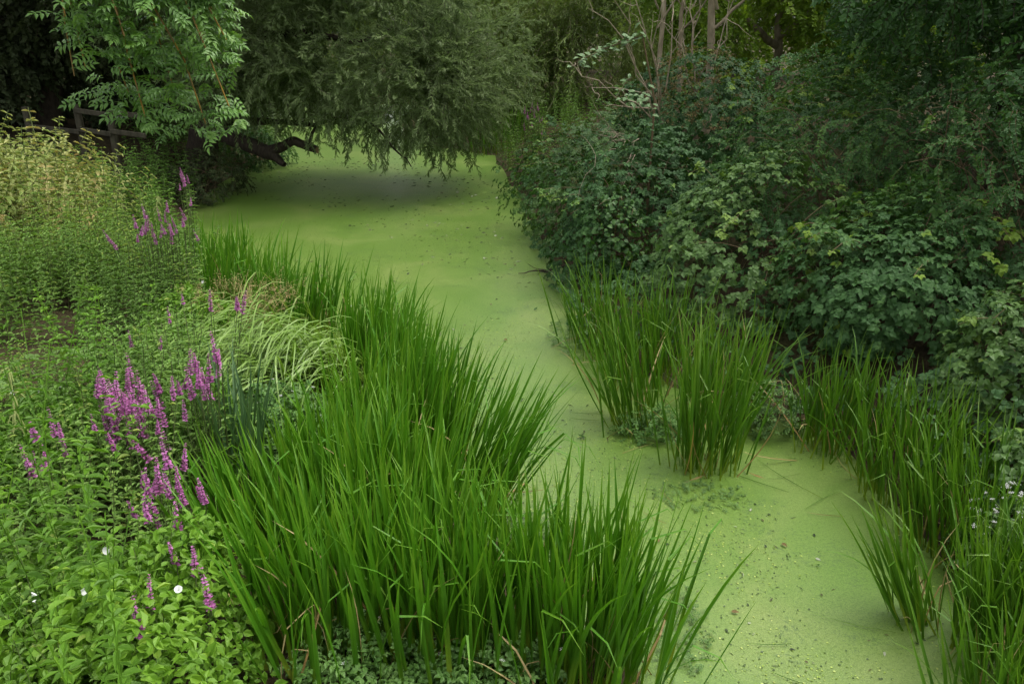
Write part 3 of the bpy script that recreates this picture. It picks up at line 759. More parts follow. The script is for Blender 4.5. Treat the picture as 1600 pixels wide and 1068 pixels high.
bush("waterside_shrub", "dark green shrub on the bank under the low willow limb", (-7.3, 22.6, .5), (1.1, 1.5, .8), 480, 114, tpls=LS, mat='elm', big=0, k=(.6, .9), cat="shrub", canes=4)
bush("bramble_bush", "bramble filling the bank behind the tall mounds", (6.3, 11.6, 2.0), (2.2, 2.0, 1.5), 1500, 112, big=0)

def thicket():
    r = np.random.default_rng(120); n = 8500
    y = 4.2 + 16 * r.uniform(0, 1, n) ** 1.2; x = r.uniform(.2, 9.5, n); d = sdf(x, y); k = (d > -.22) & (x > midx(y)) & ((y > 8.2) | (d > .12)); x, y, d = x[k], y[k], d[k]; n = len(x)
    P0 = np.stack([x, y, 0 * x], 1); hgt = (.25 + .45 * np.clip(d / 1.2, 0, 1)) * (1 + .6 * lumps(P0, 121, 2.4, 3))
    gq = np.maximum(ground_z(x, y), 0); z = gq + hgt * (1 - r.exponential(.22, n)); z = np.maximum(z, gq + .03); P = np.stack([x, y, z], 1)
    nr = np.stack([-.35 + r.normal(size=n) * .35, -.55 + r.normal(size=n) * .35, np.ones(n)], 1); dd = r.normal(size=(n, 3)); dd[:, 2] -= .3
    dd -= norm(nr) * (dd * norm(nr)).sum(1, keepdims=True) * .9
    F = frames(dd, None, nr); tint = .45 + .2 * lumps(P, 122, 1.6, 2) + r.normal(size=n) * .1; acc = Acc(); wh = r.integers(0, 2, n)
    for j, t in enumerate(BL[3:]):
        s_ = wh == j; acc.scatter(t, F[s_], P[s_], r.uniform(.65, 1.0, s_.sum()), tint[s_])
    tag(link("bramble_undergrowth", acc.mesh("bramble_undergrowth", M['bramble'])), "low bramble leaves covering the right bank between the mounds", "undergrowth", None, "stuff")
thicket()

# elder shoot with pale blue-green leaflets
def elder():
    base = np.array((2.1, 12.3, 2.0)); base[2] = gz(2.1, 12.3)
    root = thing("elder_shoot", "leaning shoot with pale blue-green leaves above the brambles", "shrub", tuple(base))
    pts = np.array([(2.1, 12.3, base[2]), (2.1, 12.2, 2.6), (1.85, 12.1, 3.5), (1.4, 12, 3.36), (.86, 11.9, 3.14)])
    s = np.linspace(0, 4, 17); p = np.stack([np.interp(s, range(5), pts[:, i]) for i in range(3)], 1)
    link("stem", Acc().one(tube(p - base, np.linspace(.02, .005, 17), 5)).mesh("stem", M['cane']), root)
    me = tmesh("leaf", oval(.13, .075, .12, .15), M['elder'])
    for i in range(60):
        u = rng.uniform(7.5, 16); q = np.array([np.interp(u, range(17), p[:, k]) for k in range(3)]) + rng.normal(size=3) * .05
        d = np.array([rng.normal() * .8 - .3, rng.normal() * .5 - .5, rng.normal() * .25])
        F = frames(d[None], None, np.array([[rng.normal() * .3, -.5, 1.0]]))[0]
        link("leaf", me, root, q - base, mat_to_euler(F), rng.uniform(.7, 1.1))
    for i in range(34):
        q = np.array((1.72, 11.75, 2.75)) + rng.normal(size=3) * np.array([.16, .1, .17])
        F = frames(np.array([[rng.normal(), -.7, rng.normal() * .3 - .3]]), None, np.array([[0, -.6, 1.0]]))[0]
        link("leaf", me, root, q - base, mat_to_euler(F), rng.uniform(.6, .9))
elder()

# dead twigs
def dead_twigs(label, base, ends, r, seed):
    rr = np.random.default_rng(seed); base = np.array(base, float)
    root = thing("dead_branch", label, "branch", tuple(base))
    for e in ends:
        e = np.array(e, float); p = wander(np.zeros(3), e - base, 8, .22)
        a = Acc().one(tube(p, np.linspace(r, r * .3, 8), 5, .5, 0, .05))
        for k in range(5):
            j = rr.integers(3, 8); d = norm(e - base) * .5 + rr.normal(size=3) * .5
            a.one(tube(wander(p[j], p[j] + d * rr.uniform(.25, .6), 5, .06), np.linspace(r * .45, r * .15, 5), 4))
        link("twig", a.mesh("twig", M['deadwood'], True), root)
dead_twigs("fan of bare pale dead twigs left of the forked pale trunk", (2.35, 12.8, 2.2), [(1.0, 12, 4.1), (1.3, 12.2, 4.4), (1.7, 12.1, 4.4), (1.95, 12.2, 4.2), (.95, 12.3, 3.1), (1.15, 12.0, 2.8), (2.2, 12.4, 4.5)], .015, 201)
dead_twigs("dead twigs crossing in front of the pale trunks", (3.0, 13.6, 2.6), [(2.5, 13.4, 4.6), (3.35, 13.4, 4.3), (2.9, 13.6, 4.8), (2.3, 13.2, 3.9), (3.6, 13.6, 4.6), (2.75, 13.2, 4.2)], .014, 202)
dead_twigs("grey tangle of dead canes low on the bramble face", (1.9, 12.6, 2.0), [(1.2, 11.6, 1.9), (1.5, 11.6, 2.2), (1.3, 12.0, 2.4), (1.9, 11.6, 1.6), (1.6, 11.7, 1.4)], .009, 203)

# ================================================================== left bank
HERB_POLY = None
def on_left(n, x0, x1, y0, y1, dmin, dmax, seed):
    r = np.random.default_rng(seed); x = r.uniform(x0, x1, n); y = r.uniform(y0, y1, n)
    d = sdf(x, y); k = (d > dmin) & (d < dmax) & (x < midx(y))
    return x[k], y[k]

def reed_edge(y):   # left limit of the reed bed
    return np.interp(y, [2, 3, 4, 5.5, 7, 8.5, 12, 16], [-1.5, -1.75, -2.15, -2.45, -3.1, -3.5, -5.2, -7.2])

LHB_ = [herb(1.0, 14, .09, .02, 1, lance, .003) for _ in range(2)]
NETS = [herb(1.0, 14, .070, .034) for _ in range(3)]
NET = [herb(.95, 10, .095, .048) for _ in range(4)]
def herb_patch(name, label, pts, tpls, mats, k=(.8, 1.2), seed=0, tilt=.12, tint0=.5, cat="nettles", zf=None):
    r = np.random.default_rng(seed); x, y = pts; n = len(x)
    z = ground_z(x, y); P = np.stack([x, y, z], 1)
    up = np.stack([r.normal(size=n) * tilt, r.normal(size=n) * tilt, np.ones(n)], 1)
    a = r.uniform(0, 6.28, n)
    F0 = frames(np.stack([np.cos(a), np.sin(a), 0 * a], 1), None, up)
    zc = norm(up); yv = F0[:, :, 1]; yv = norm(yv - zc * (yv * zc).sum(1, keepdims=True)); xv = np.cross(yv, zc)
    F = np.stack([xv, yv, zc], 2)
    kk = r.uniform(k[0], k[1], n) * (1 + .32 * lumps(P, seed + 1, 1.7, 3))
    tint = tint0 + .26 * lumps(P, seed + 2, 1.9, 3) + r.normal(size=n) * .10
    acc = Acc(); wh = r.integers(0, len(tpls), n)
    for j, t in enumerate(tpls):
        s = wh == j; acc.scatter(t, F[s], P[s], kk[s], tint[s])
    return tag(link(name, acc.mesh(name, mats)), label, cat, None, "stuff")

def region(n, fn, x0, x1, y0, y1, seed):
    r = np.random.default_rng(seed); x = r.uniform(x0, x1, n); y = r.uniform(y0, y1, n)
    k = fn(x, y); return x[k], y[k]

mid_left = region(4800, lambda x, y: (lumps(np.stack([x, y, 0 * x], 1), 321, 2.6, 2) > -.42) & (x < reed_edge(y) + .15) & (x > -9) & ~((x < -3.4) & (y < 7.7) & (y > 5.6) & (x > -6.5)), -9, -2, 5.6, 14.5, 301)
herb_patch("nettles", "grey-green nettles massed on the left bank", mid_left, NET, [M['nettle'], M['stem']], (.75, 1.15), 302)
near_left = region(1250, lambda x, y: (x < reed_edge(y) + .1), -5.4, -1.4, 1.6, 6.0, 303)
herb_patch("undergrowth", "leafy green undergrowth at the bottom left corner", near_left, NETS + NET[:1], [M['nettle'], M['stem']], (.7, 1.05), 304, tint0=.55, cat="undergrowth")
tall_left = region(260, lambda x, y: (x < reed_edge(y) + .05) & ~((x > -2.95) & (y > 3.5) & (y < 5.3)), -3.6, -1.3, 2.2, 6.0, 311)
herb_patch("tall_herbs", "upright leafy stems rising through the bindweed at the lower left", tall_left, NETS + LHB_, [M['bindweed'], M['bindweed']], (1.0, 1.35), 312, .22, .42, "herbs")
wh_left = region(700, lambda x, y: (x < reed_edge(y)) & (lumps(np.stack([x, y, 0 * x], 1), 320, 1.6, 2) > .0) & (y > 7.4), -8, -3, 7, 14, 313)
herb_patch("willowherb", "slender pale-leaved stems standing above the nettles", wh_left, LHB_, [M['nettle'], M['stem']], (1.0, 1.45), 314, .16, .72, "herbs")
YH = [herb(1.35, 15, .135, .06, 1, leaf4, .004) for _ in range(3)]
yel = region(760, lambda x, y: ((x + 7.75) / 1.35) ** 2 + ((y - 11.8) / 1.8) ** 2 < 1, -9.2, -6.2, 9.8, 13.8, 305)
herb_patch("yellowing_weeds", "tall straw-yellow weeds gone to seed at the left edge", yel, YH, [M['yellowing'], M['stem']], (.7, 1.35), 306, .45, .46, "weeds")
bankf = region(2600, lambda x, y: (x < midx(y)) & (sdf(x, y) > .1) & (sdf(x, y) < np.where(y < 19, 1.2, 2.0)), -12, -5, 14, 32, 307)
herb_patch("waterside_herbs", "dark leafy herbs on the far bank behind the low willow limb", bankf, NET, [M['nettle'], M['stem']], (.7, 1.1), 308, .25, .3, "herbs")

rbankf = region(1500, lambda x, y: (x > midx(y)) & (sdf(x, y) > .05) & (sdf(x, y) < 3.0), -5, 5, 18.5, 32, 309)
herb_patch("waterside_weeds", "tall green weeds on the far bank at the bend", rbankf, NET + LHB_, [M['nettle'], M['stem']], (.7, 1.3), 310, .2, .45, "weeds")

# bindweed sheets over the undergrowth
BWL = [leaf4(.050, .036, .12, .2), leaf4(.040, .024, .1, .15), leaf4(.064, .036, .14, .25)]
def flower_tpl():
    t = Tpl(); n = 10; v = [(0, 0, 0)]
    for ring, (rad, z) in enumerate([(.006, .02), (.016, .042), (.036, .055)]):
        for i in range(n):
            a = 2 * math.pi * i / n; rr_ = rad * (1 + (.06 if ring == 2 and i % 2 else 0)); v.append((rr_ * math.cos(a), rr_ * math.sin(a), z))
    tr = [(0, 1 + (i + 1) % n, 1 + i) for i in range(n)]; q = []
    for ring in range(2):
        for i in range(n):
            a, b = 1 + ring * n + i, 1 + ring * n + (i + 1) % n; q.append((a, b, b + n, a + n))
    return t.add(v, tr, q, .6)
FLW = tmesh("flower", flower_tpl(), M['white'], True)

def bindweed(label, blobs, n, flowers, seed, tint0=.5, k=(.8, 1.3)):
    r = np.random.default_rng(seed); b0 = blobs[0]
    base = np.array((b0[0], b0[1], gz(b0[0], b0[1])))
    root = thing("bindweed", label, "bindweed", tuple(base))
    Ps, Us = [], []
    tot = sum(b[3] * b[4] for b in blobs)
    for (cx, cyy, top, ax, ay) in blobs:
        m = int(n * ax * ay / tot); a = r.uniform(0, 6.28, m); q = r.uniform(0, 1, m) ** .5
        x, y = cx + ax * q * np.cos(a), cyy + ay * q * np.sin(a)
        g_ = ground_z(x, y); P0 = np.stack([x, y, 0 * x], 1)
        z = g_ + (top - gz(cx, cyy)) * (1 - .55 * q ** 2.4) + .26 * lumps(P0, seed, 4.5, 3) - r.exponential(.13, m)
        Ps.append(np.stack([x, y, np.maximum(z, g_ + .04)], 1)); Us.append(np.stack([.6 * q * np.cos(a), .6 * q * np.sin(a), np.ones(m)], 1))
    P, U = np.vstack(Ps), np.vstack(Us); m = len(P)
    nr = U + r.normal(size=(m, 3)) * .6 + np.array([0, -.3, 0]); d = r.normal(size=(m, 3)); d[:, 2] -= .5
    d -= norm(nr) * (d * norm(nr)).sum(1, keepdims=True) * .9
    F = frames(d, None, nr); tint = tint0 + .18 * lumps(P, seed + 4, 2.2, 2) + r.normal(size=m) * .1
    acc = Acc(); wh = r.integers(0, 3, m)
    for j in range(3):
        s = wh == j; acc.scatter(BWL[j], F[s], P[s] - base, r.uniform(k[0], k[1], s.sum()), tint[s])
    link("foliage", acc.mesh("foliage", M['bindweed']), root, kind="stuff")
    for (x, y, s) in flowers:
        dd = np.hypot(P[:, 0] - x, P[:, 1] - y); near = P[dd < .16]
        z = near[:, 2].max() + .01 if len(near) else gz(x, y) + .6
        f = link("flower", FLW, root, np.array((x, y, z)) - base, (R(40 + r.normal() * 22), r.normal() * .45, r.normal() * .6), s * .45)
    return root
bindweed("bright green bindweed with white trumpet flowers in the bottom left corner", [(-1.85, 2.75, 1.15, .75, .75), (-2.5, 3.4, 1.15, .8, .8), (-1.75, 3.4, 1.05, .45, .5), (-2.3, 2.4, 1.15, .8, .6)], 11500,
         [(-1.91, 3.16, 1.15), (-1.88, 2.83, 1.1), (-2.12, 2.85, .9), (-1.50, 2.92, 1.1), (-2.06, 2.79, .5)], 401, .6)
bindweed("bindweed with white flowers between the burdock and the main loosestrife", [(-3.2, 5.3, 1.05, .9, .8), (-2.55, 5.5, 1.1, .5, .55), (-3.9, 5.4, .72, .7, .5)], 7600,
         [(-3.55, 5.15, 1.0), (-3.27, 5.25, 1.0), (-3.4, 5.18, .6), (-2.62, 5.15, 1.2), (-3.0, 5.9, 1.0)], 402, .48)
bindweed("yellow-green bindweed climbing over the reeds below the dry grass", [(-2.85, 6.2, 1.05, .42, .45), (-3.3, 6.9, 1.0, .5, .45), (-3.3, 8.1, 1.05, .6, .35)], 6400,
         [(-2.9, 6.25, 1.0), (-2.52, 7.65, 1.0), (-2.62, 7.95, .9), (-3.35, 8.3, 1.0), (-2.0, 5.35, .9)], 403, .6)

# burdock with broad leaves
def burdock():
    base = np.array((-4.2, 6.5, gz(-4.2, 6.5)))
    root = thing("burdock", "burdock with a few very broad pale leaves on the left bank", "plant", tuple(base))
    n = 14; v = [(0, 0, 0)]
    for ring, rr_ in enumerate((.5, 1.0)):
        for i in range(n + 1):
            a = R(-150 + 300 * i / n); k = rr_ * (1 + .05 * math.sin(i * 2.4))
            v.append((.19 * k * math.sin(a), .12 + .21 * k * math.cos(a), .03 * math.sin(i * 2.1) * rr_ - .05 * rr_ ** 2))
    v[0] = (0, .05, 0.0); t = [(0, 2 + i, 1 + i) for i in range(n)]; q = [(1 + i, 2 + i, 2 + n + 1 + i, 1 + n + 1 + i) for i in range(n)]
    me = tmesh("leaf", Tpl().add(v, t, q, .5), M['burdock'], True)
    for (x, y, z, az, k) in [(-4.0, 6.55, .95, -40, 1.15), (-4.3, 6.25, .85, 150, 1.0), (-3.9, 6.2, .8, 200, .8), (-4.45, 6.7, .8, 60, .85), (-3.75, 6.6, .75, -80, .7)]:
        p = np.array((x, y, z)); link("leaf", me, root, p - base, (R(-14), R(rng.normal() * 8), R(az)), k)
        link("stalk", Acc().one(tube(wander((0, 0, 0), p - base, 5, .03), np.linspace(.012, .006, 5), 5)).mesh("stalk", M['stem']), root)
burdock()

# purple loosestrife
def spike_tpl(L=.22):
    t = Tpl(); t.put(tube([(0, 0, -.05), (0, 0, L)], [.0035, .0015], 4, .3, 1))
    nw = 13
    for i in range(nw):
        u = i / (nw - 1); rad = .020 * (1 - .75 * u) + .003
        for j in range(6):
            a = j * 1.05 + i * .6 + rng.normal() * .2; d = np.array([math.cos(a), math.sin(a), .35 + rng.normal() * .25])
            if rng.uniform() < .12: continue
            t.put(oval(rad * 1.25, rad * .95, .1, .2), frames(d[None], np.array([rng.normal()]))[0], (0, 0, u * L), 1, .5 + rng.normal() * .22 - .2 * (u > .85))
    return t
SPK = [tmesh("flower_spike", spike_tpl(l), [M['purple'], M['stem']]) for l in (.17, .2, .22, .25, .28)]
LHB = [herb(.75, 11, .07, .016, 1, lance, .003) for _ in range(2)]
def loosestrife(label, spikes, seed, group="purple loosestrife plants"):
    r = np.random.default_rng(seed); S = np.array(spikes, float)
    bx, by = S[:, 0].mean(), S[:, 1].mean(); base = np.array((bx, by, gz(bx, by)))
    root = thing("purple_loosestrife", label, "wildflower", tuple(base), group)
    acc = Acc(); st = Acc()
    for (x, y, z) in S:
        p = np.array((x, y, z)); foot = np.array((bx + (x - bx) * .5, by + (y - by) * .5, base[2]))
        st.one(tube(wander(foot - base, p - base, 5, .02), np.linspace(.005, .0035, 5), 4))
        h = z - base[2]; F = frames(np.array([[1.0, 0, 0]]))[0]
        acc.scatter(LHB[r.integers(2)], np.stack([np.eye(3)]), (foot * .4 + p * .6 - base)[None] * np.array([1, 1, 0]), np.array([h / .75 * .95]), np.array([.5]))
        lean = norm(p - foot)
        link("flower_spike", SPK[r.integers(5)], root, p - base, (-lean[1] * .8 + r.normal() * .1, lean[0] * .8 + r.normal() * .12, r.uniform(0, 6)), np.array([1.45, 1.45, 1.0]) * r.uniform(.5, .85))
    link("stem", st.mesh("stem", M['stem']), root)
    link("foliage", acc.mesh("foliage", [M['nettle'], M['stem']]), root, kind="stuff")
    return root
def cloud(n, c, s, seed, shear=0.0):
    r = np.random.default_rng(seed); q = r.normal(size=(n, 3)); q = np.clip(q, -1.9, 1.9) * np.array(s) + np.array(c); q[:, 2] += shear * (q[:, 0] - c[0]); return q
loosestrife("largest magenta loosestrife clump beside the bindweed on the left bank", cloud(60, (-2.48, 4.6, 1.28), (.14, .16, .10), 1), 501)
loosestrife("loosestrife spikes leaning across toward the blue-green leaves", cloud(18, (-2.10, 4.95, 1.28), (.13, .14, .10), 2, .8), 502)
loosestrife("straggling loosestrife spikes just below the largest clump", cloud(16, (-1.98, 3.95, 1.05), (.10, .18, .09), 3), 503)
loosestrife("loosestrife with few spikes at the left of the largest clump", cloud(7, (-2.86, 4.35, 1.15), (.08, .18, .06), 4), 504)
loosestrife("loosestrife at the bottom edge beside the reeds", cloud(6, (-1.62, 3.1, 1.05), (.09, .16, .07), 5), 505)
loosestrife("far loosestrife clump on the left bank above the dry grass", cloud(30, (-4.15, 9.2, 1.35), (.18, .35, .13), 6), 506)
loosestrife("lone tall loosestrife at the water's corner below the willow", cloud(6, (-4.75, 11.6, 1.55), (.07, .1, .14), 7), 507)
loosestrife("sparse loosestrife spikes among the yellow-green bindweed", cloud(7, (-2.65, 6.3, 1.3), (.22, .3, .07), 8), 508)
loosestrife("mauve loosestrife across the water beyond the bramble bushes", cloud(16, (.55, 20.2, 1.5), (.3, .4, .16), 9), 509)

# tall seeding nettles that stand clear of the mass
def nettle_stalk(label, x, y, h):
    z = gz(x, y); root = thing("nettle_stalk", label, "nettle", (x, y, z), "tall single nettles")
    t = herb(h, 15, .085, .04); st = Tpl(); lf = Tpl()
    a = Acc().one(t); link("stalk", a.mesh("stalk", [M['nettle'], M['stem']]), root)
    se = Acc()
    for i in range(26):
        u = rng.uniform(.6, 1.0); an = rng.uniform(0, 6.28); p = np.array((.05 * h * u * u, 0, u * h))
        d = np.array((math.cos(an) * .06, math.sin(an) * .06, -.05))
        se.one(tube([p, p + d * .6 + np.array((0, 0, .02)), p + d], [.005, .006, .003], 4))
    link("seed_tassels", se.mesh("seed_tassels", M['yellowing']), root, kind="stuff")
nettle_stalk("tall seeding nettle standing clear before the dark bank", -5.95, 12.0, 1.45)
nettle_stalk("shorter seeding nettle beside the lone loosestrife", -5.3, 11.7, 1.25)
nettle_stalk("pale seeding nettle left of the largest loosestrife clump", -3.05, 4.35, 1.25)

# dry grass tuft
def dry_grass():
    base = np.array((-2.75, 7.7, gz(-2.75, 7.7))); root = thing("dry_grass_tuft", "straw-coloured grass tuft bowed over in front of the far reeds", "grass", tuple(base))
    for i in range(46):
        t = blade_tpl(1.25, .007, rng.uniform(.6, 1.3), .3, 8); a = rng.uniform(-2.4, .2)
        link("seed_stalk", tmesh("seed_stalk", t, M['straw']), root, (rng.normal() * .1, rng.normal() * .1, 0), (rng.normal() * .1, rng.normal() * .1, a), rng.uniform(.8, 1.1))
    se = Acc(); s = Tpl()
    for k in range(18): s.put(oval(.02, .006), frames(np.array([[rng.normal(), rng.normal(), .5]]))[0], (rng.normal() * .012, rng.normal() * .012, k * .008))
    n = 110; q = np.stack([rng.normal(size=n) * .28 + .1, rng.normal(size=n) * .14 - .2, 1.0 + rng.normal(size=n) * .07], 1)
    se.scatter(s, frames(rng.normal(size=(n, 3))), q, 1.0, .6 + rng.normal(size=n) * .2)
    link("seed_heads", se.mesh("seed_heads", M['straw']), root, kind="stuff")
dry_grass()

# fence
def fence():
    p1, p2, p0 = (-8.95, 17.0), (-8.10, 16.6), (-10.3, 17.5)
    z = 1.0
    root = thing("wooden_fence", "weathered wooden post and rail fence half hidden under the ash leaves", "fence", (p1[0], p1[1], z))
    def beam(nm, a, b, w_, h_):
        a, b = np.array(a, float), np.array(b, float); d = b - a; F = frames(d[None])[0]; L = np.linalg.norm(d); bev = .012
        x, hz = w_ / 2, h_ / 2; pr = [(-x, -hz + bev), (-x + bev, -hz), (x - bev, -hz), (x, -hz + bev), (x, hz - bev), (x - bev, hz), (-x + bev, hz), (-x, hz - bev)]
        v = [F @ np.array((px, yy, pz)) + a for yy in (0, L) for (px, pz) in pr]
        q = [(i, (i + 1) % 8, 8 + (i + 1) % 8, 8 + i) for i in range(8)]
        t = Tpl().add(v, [(0, i, i + 1) for i in range(1, 7)] + [(8, 8 + i + 1, 8 + i) for i in range(1, 7)], q, .5)
        link(nm, tmesh(nm, t, M['fencewood']), root, -np.array((p1[0], p1[1], z)))
    for (x, y), top in ((p0, 2.05), (p1, 2.14), (p2, 2.02)):
        beam("post", (x, y, gz(x, y) - .3), (x, y, top), .12, .12)
    for (a, b) in ((p0, p1), (p1, p2), (p2, (-7.3, 16.35))):
        for h0, h1 in ((2.03, 1.98), (1.66, 1.60)):
            if a is p0 and h0 > 2: continue
            beam("rail", (a[0], a[1] - .085, h0), (b[0], b[1] - .085, h1), .04, .10)
fence()

# ================================================================== reeds
TPL_OF = {}
def blade_set(mk, w, nb, L=1.0, kinks=3):
    out = []
    for i in range(nb):
        b = rng.uniform(.0, .22) if i % 7 else rng.uniform(.35, .7)
        t = blade_tpl(L, w * rng.uniform(.8, 1.15), b, rng.uniform(-.8, .8), 7, rng.uniform(.55, .8) if i < kinks else None)
        me = tmesh("blade", t, M[mk]); TPL_OF[me.name] = (t, mk); out.append(me)
    return out
RB = blade_set('reed', .0255, 22, 1.0, 2); RBD = blade_set('reed_dark', .020, 18, 1.0, 2)
DEAD = [blade_tpl(1.0, .015, rng.uniform(.1, 1.0), rng.uniform(-1, 1), 6, rng.uniform(.4, .8) if i % 2 else None) for i in range(6)]
def reeds(name, label, c, r, n, h, lean=(0, 0), spread=.085, bl=RB, cat="reeds", group=None, bias=.2, zb=None, wk=1.0, extra=1.0):
    z0 = max(gz(*c), -.02) if zb is None else zb
    root = thing(name, label, cat, (c[0], c[1], z0), group)
    n2 = int(n * (1 + extra))
    a = rng.uniform(0, 6.28, n2); q = np.minimum(np.abs(rng.normal(size=n2)) * .35 + .6 * rng.uniform(0, 1, n2) ** .6, 1.5); dx, dy = r[0] * q * np.cos(a), r[1] * q * np.sin(a)
    zz = np.maximum(ground_z(c[0] + dx, c[1] + dy), -.02) - z0 - .01
    acc = Acc(); front = np.argsort(dy + rng.normal(size=n2) * .25)        # the nearest blades are parts of their own
    for o, i in enumerate(front):
        tx = lean[0] + rng.normal() * spread + bias * dx[i] / max(r) * .5; ty = lean[1] + rng.normal() * spread + bias * dy[i] / max(r) * .5
        up = norm(np.array([tx, ty, 1.0])); az = math.atan2(ty, tx) - math.pi / 2 + rng.normal() * .9
        y = np.array([math.cos(az + math.pi / 2), math.sin(az + math.pi / 2), 0]); y = norm(y - up * (y @ up)); x = np.cross(y, up)
        F = np.stack([x, y, up], 1); s = h * rng.uniform(.68, 1.12); me = bl[rng.integers(len(bl))]; sx = wk * rng.uniform(.85, 1.25)
        if o < n:
            link("blade", me, root, (dx[i], dy[i], zz[i]), mat_to_euler(F), (sx, s, s))
        else:
            t = TPL_OF[me.name][0]; S = np.diag([sx, s, s])
            acc.scatter(t, (F @ S)[None], np.array([[dx[i], dy[i], zz[i]]]), 1.0, np.array([.5 + rng.normal() * .06]))
    if n2 > n:
        dd = Acc(); m = max(6, n // 6)
        for i in rng.integers(0, n2, m):
            up = norm(np.array([rng.normal() * .35, rng.normal() * .35, 1.0 if rng.uniform() < .6 else .04])); y = norm(np.cross(up, [rng.normal(), rng.normal(), .01])); x = np.cross(y, up); s = h * rng.uniform(.4, .95)
            dd.scatter(DEAD[rng.integers(6)], (np.stack([x, y, up], 1) * s)[None], np.array([[dx[i], dy[i], zz[i]]]), 1.0, np.array([.5 + rng.normal() * .2]))
        link("dead_blades", dd.mesh("dead_blades", M['straw']), root, kind="stuff")
        link("rear_blades", acc.mesh("rear_blades", M[TPL_OF[bl[0].name][1]]), root, kind="stuff")
    return root
GL, GR = "reed clumps of the left bed", "reed clumps along the right bank"
LEFT = [("foremost reed clump jutting into the duckweed at the bottom centre", (.36, 3.68), (.44, .42), 150, 1.26, (.02, .0)),
        ("reed clump at the bottom edge above the pale cress leaves", (-.38, 3.72), (.40, .42), 125, 1.22, (.0, .0)),
        ("reed clump at the bottom edge nearest the loosestrife", (-1.05, 3.70), (.44, .50), 130, 1.05, (-.04, .0)),
        ("reed clump against the straggling loosestrife spikes", (-1.60, 4.40), (.36, .42), 85, .82, (-.1, 0)),
        ("small reed clump leaning right over the duckweed behind the foremost clump", (-.30, 5.35), (.26, .30), 52, 1.28, (.36, .0)),
        ("dense reed clump right behind the bottom edge clump with cress", (-.80, 4.70), (.42, .45), 130, 1.20, (.04, .0)),
        ("reed clump in front of the blue-green leaves", (-1.32, 5.15), (.36, .42), 95, .95, (.0, .0)),
        ("reed clump on the water's edge where the bed narrows", (-.68, 6.0), (.32, .36), 90, 1.26, (.16, .0)),
        ("reed clump in the middle of the left bed", (-1.12, 6.05), (.38, .40), 100, 1.06, (.04, .0)),
        ("reed clump right beside the lodged pale grass", (-1.12, 7.05), (.30, .42), 90, 1.22, (.12, .0)),
        ("reed clump beyond the lodged pale grass on the waterside", (-1.55, 8.25), (.36, .42), 90, 1.15, (.12, .0)),
        ("far reed clump on the waterside behind the dry grass", (-2.65, 9.35), (.55, .42), 95, 1.10, (.10, .0)),
        ("thin far reed clump below the far loosestrife", (-3.65, 10.2), (.60, .55), 80, 1.15, (.08, .0)),
        ("farthest thin reeds of the left bed, before the shaded water", (-4.6, 11.7), (.70, .7), 60, 1.05, (.06, .0))]
for lb, c, r, n, h, ln in LEFT: reeds("reed_clump", lb, c, r, n, h, ln, group=GL)
RIGHT = [("sparse reeds at the foot of the waterside bramble, right bank", (1.0, 8.9), (.28, .55), 50, 1.1, (-.08, 0)),
         ("reed clump before the bright-tipped bramble", (1.45, 8.05), (.46, .46), 85, 1.15, (-.04, 0)),
         ("reeds standing in the water with blades splayed left", (1.18, 6.95), (.26, .30), 50, 1.25, (-.20, 0)),
         ("tall reed tuft with yellow-green feet standing in the duckweed", (1.72, 6.15), (.32, .24), 75, 1.42, (.03, 0)),
         ("reed clump at the back of the small inlet", (2.05, 7.15), (.46, .36), 85, 1.20, (0, 0)),
         ("reed clump on the far side of the small inlet, right", (2.95, 6.5), (.34, .34), 65, 1.0, (0, 0)),
         ("dark reed clump below the large-leaved bramble", (3.25, 5.75), (.36, .45), 85, 1.0, (-.04, 0)),
         ("dark reed clump behind the blades leaning over the water, right", (3.25, 4.95), (.36, .40), 90, .98, (-.10, 0)),
         ("reed clump in the bottom right corner", (3.05, 3.85), (.36, .36), 115, 1.05, (-.08, 0)),
         ("few dark blades leaning out left over the duckweed, lower right", (2.62, 4.15), (.13, .16), 22, 1.0, (-.40, .05)),
         ("reeds at the very bottom edge, lower right", (2.75, 3.25), (.36, .30), 70, .95, (-.1, 0))]
for lb, c, r, n, h, ln in RIGHT: reeds("reed_clump", lb, c, r, n, h, ln, bl=RBD, group=GR, extra=(.9 if h < 1.2 else .45), spread=.13)
reeds("reed_clump", "far reeds across the water left of the mauve loosestrife", (-.35, 25.1), (1.1, .7), 60, 1.3, (0, 0), bl=RBD, group=GR, wk=1.6)
IB = [tmesh("blade", blade_tpl(1.0, .028, rng.uniform(.02, .45), rng.uniform(-.4, .4), 7, None), M['iris']) for _ in range(8)]
reeds("iris_clump", "blue-green broad-bladed iris clump beside the loosestrife", (-1.95, 5.15), (.20, .28), 46, 1.05, (.0, 0), .13, IB, "iris", extra=0)

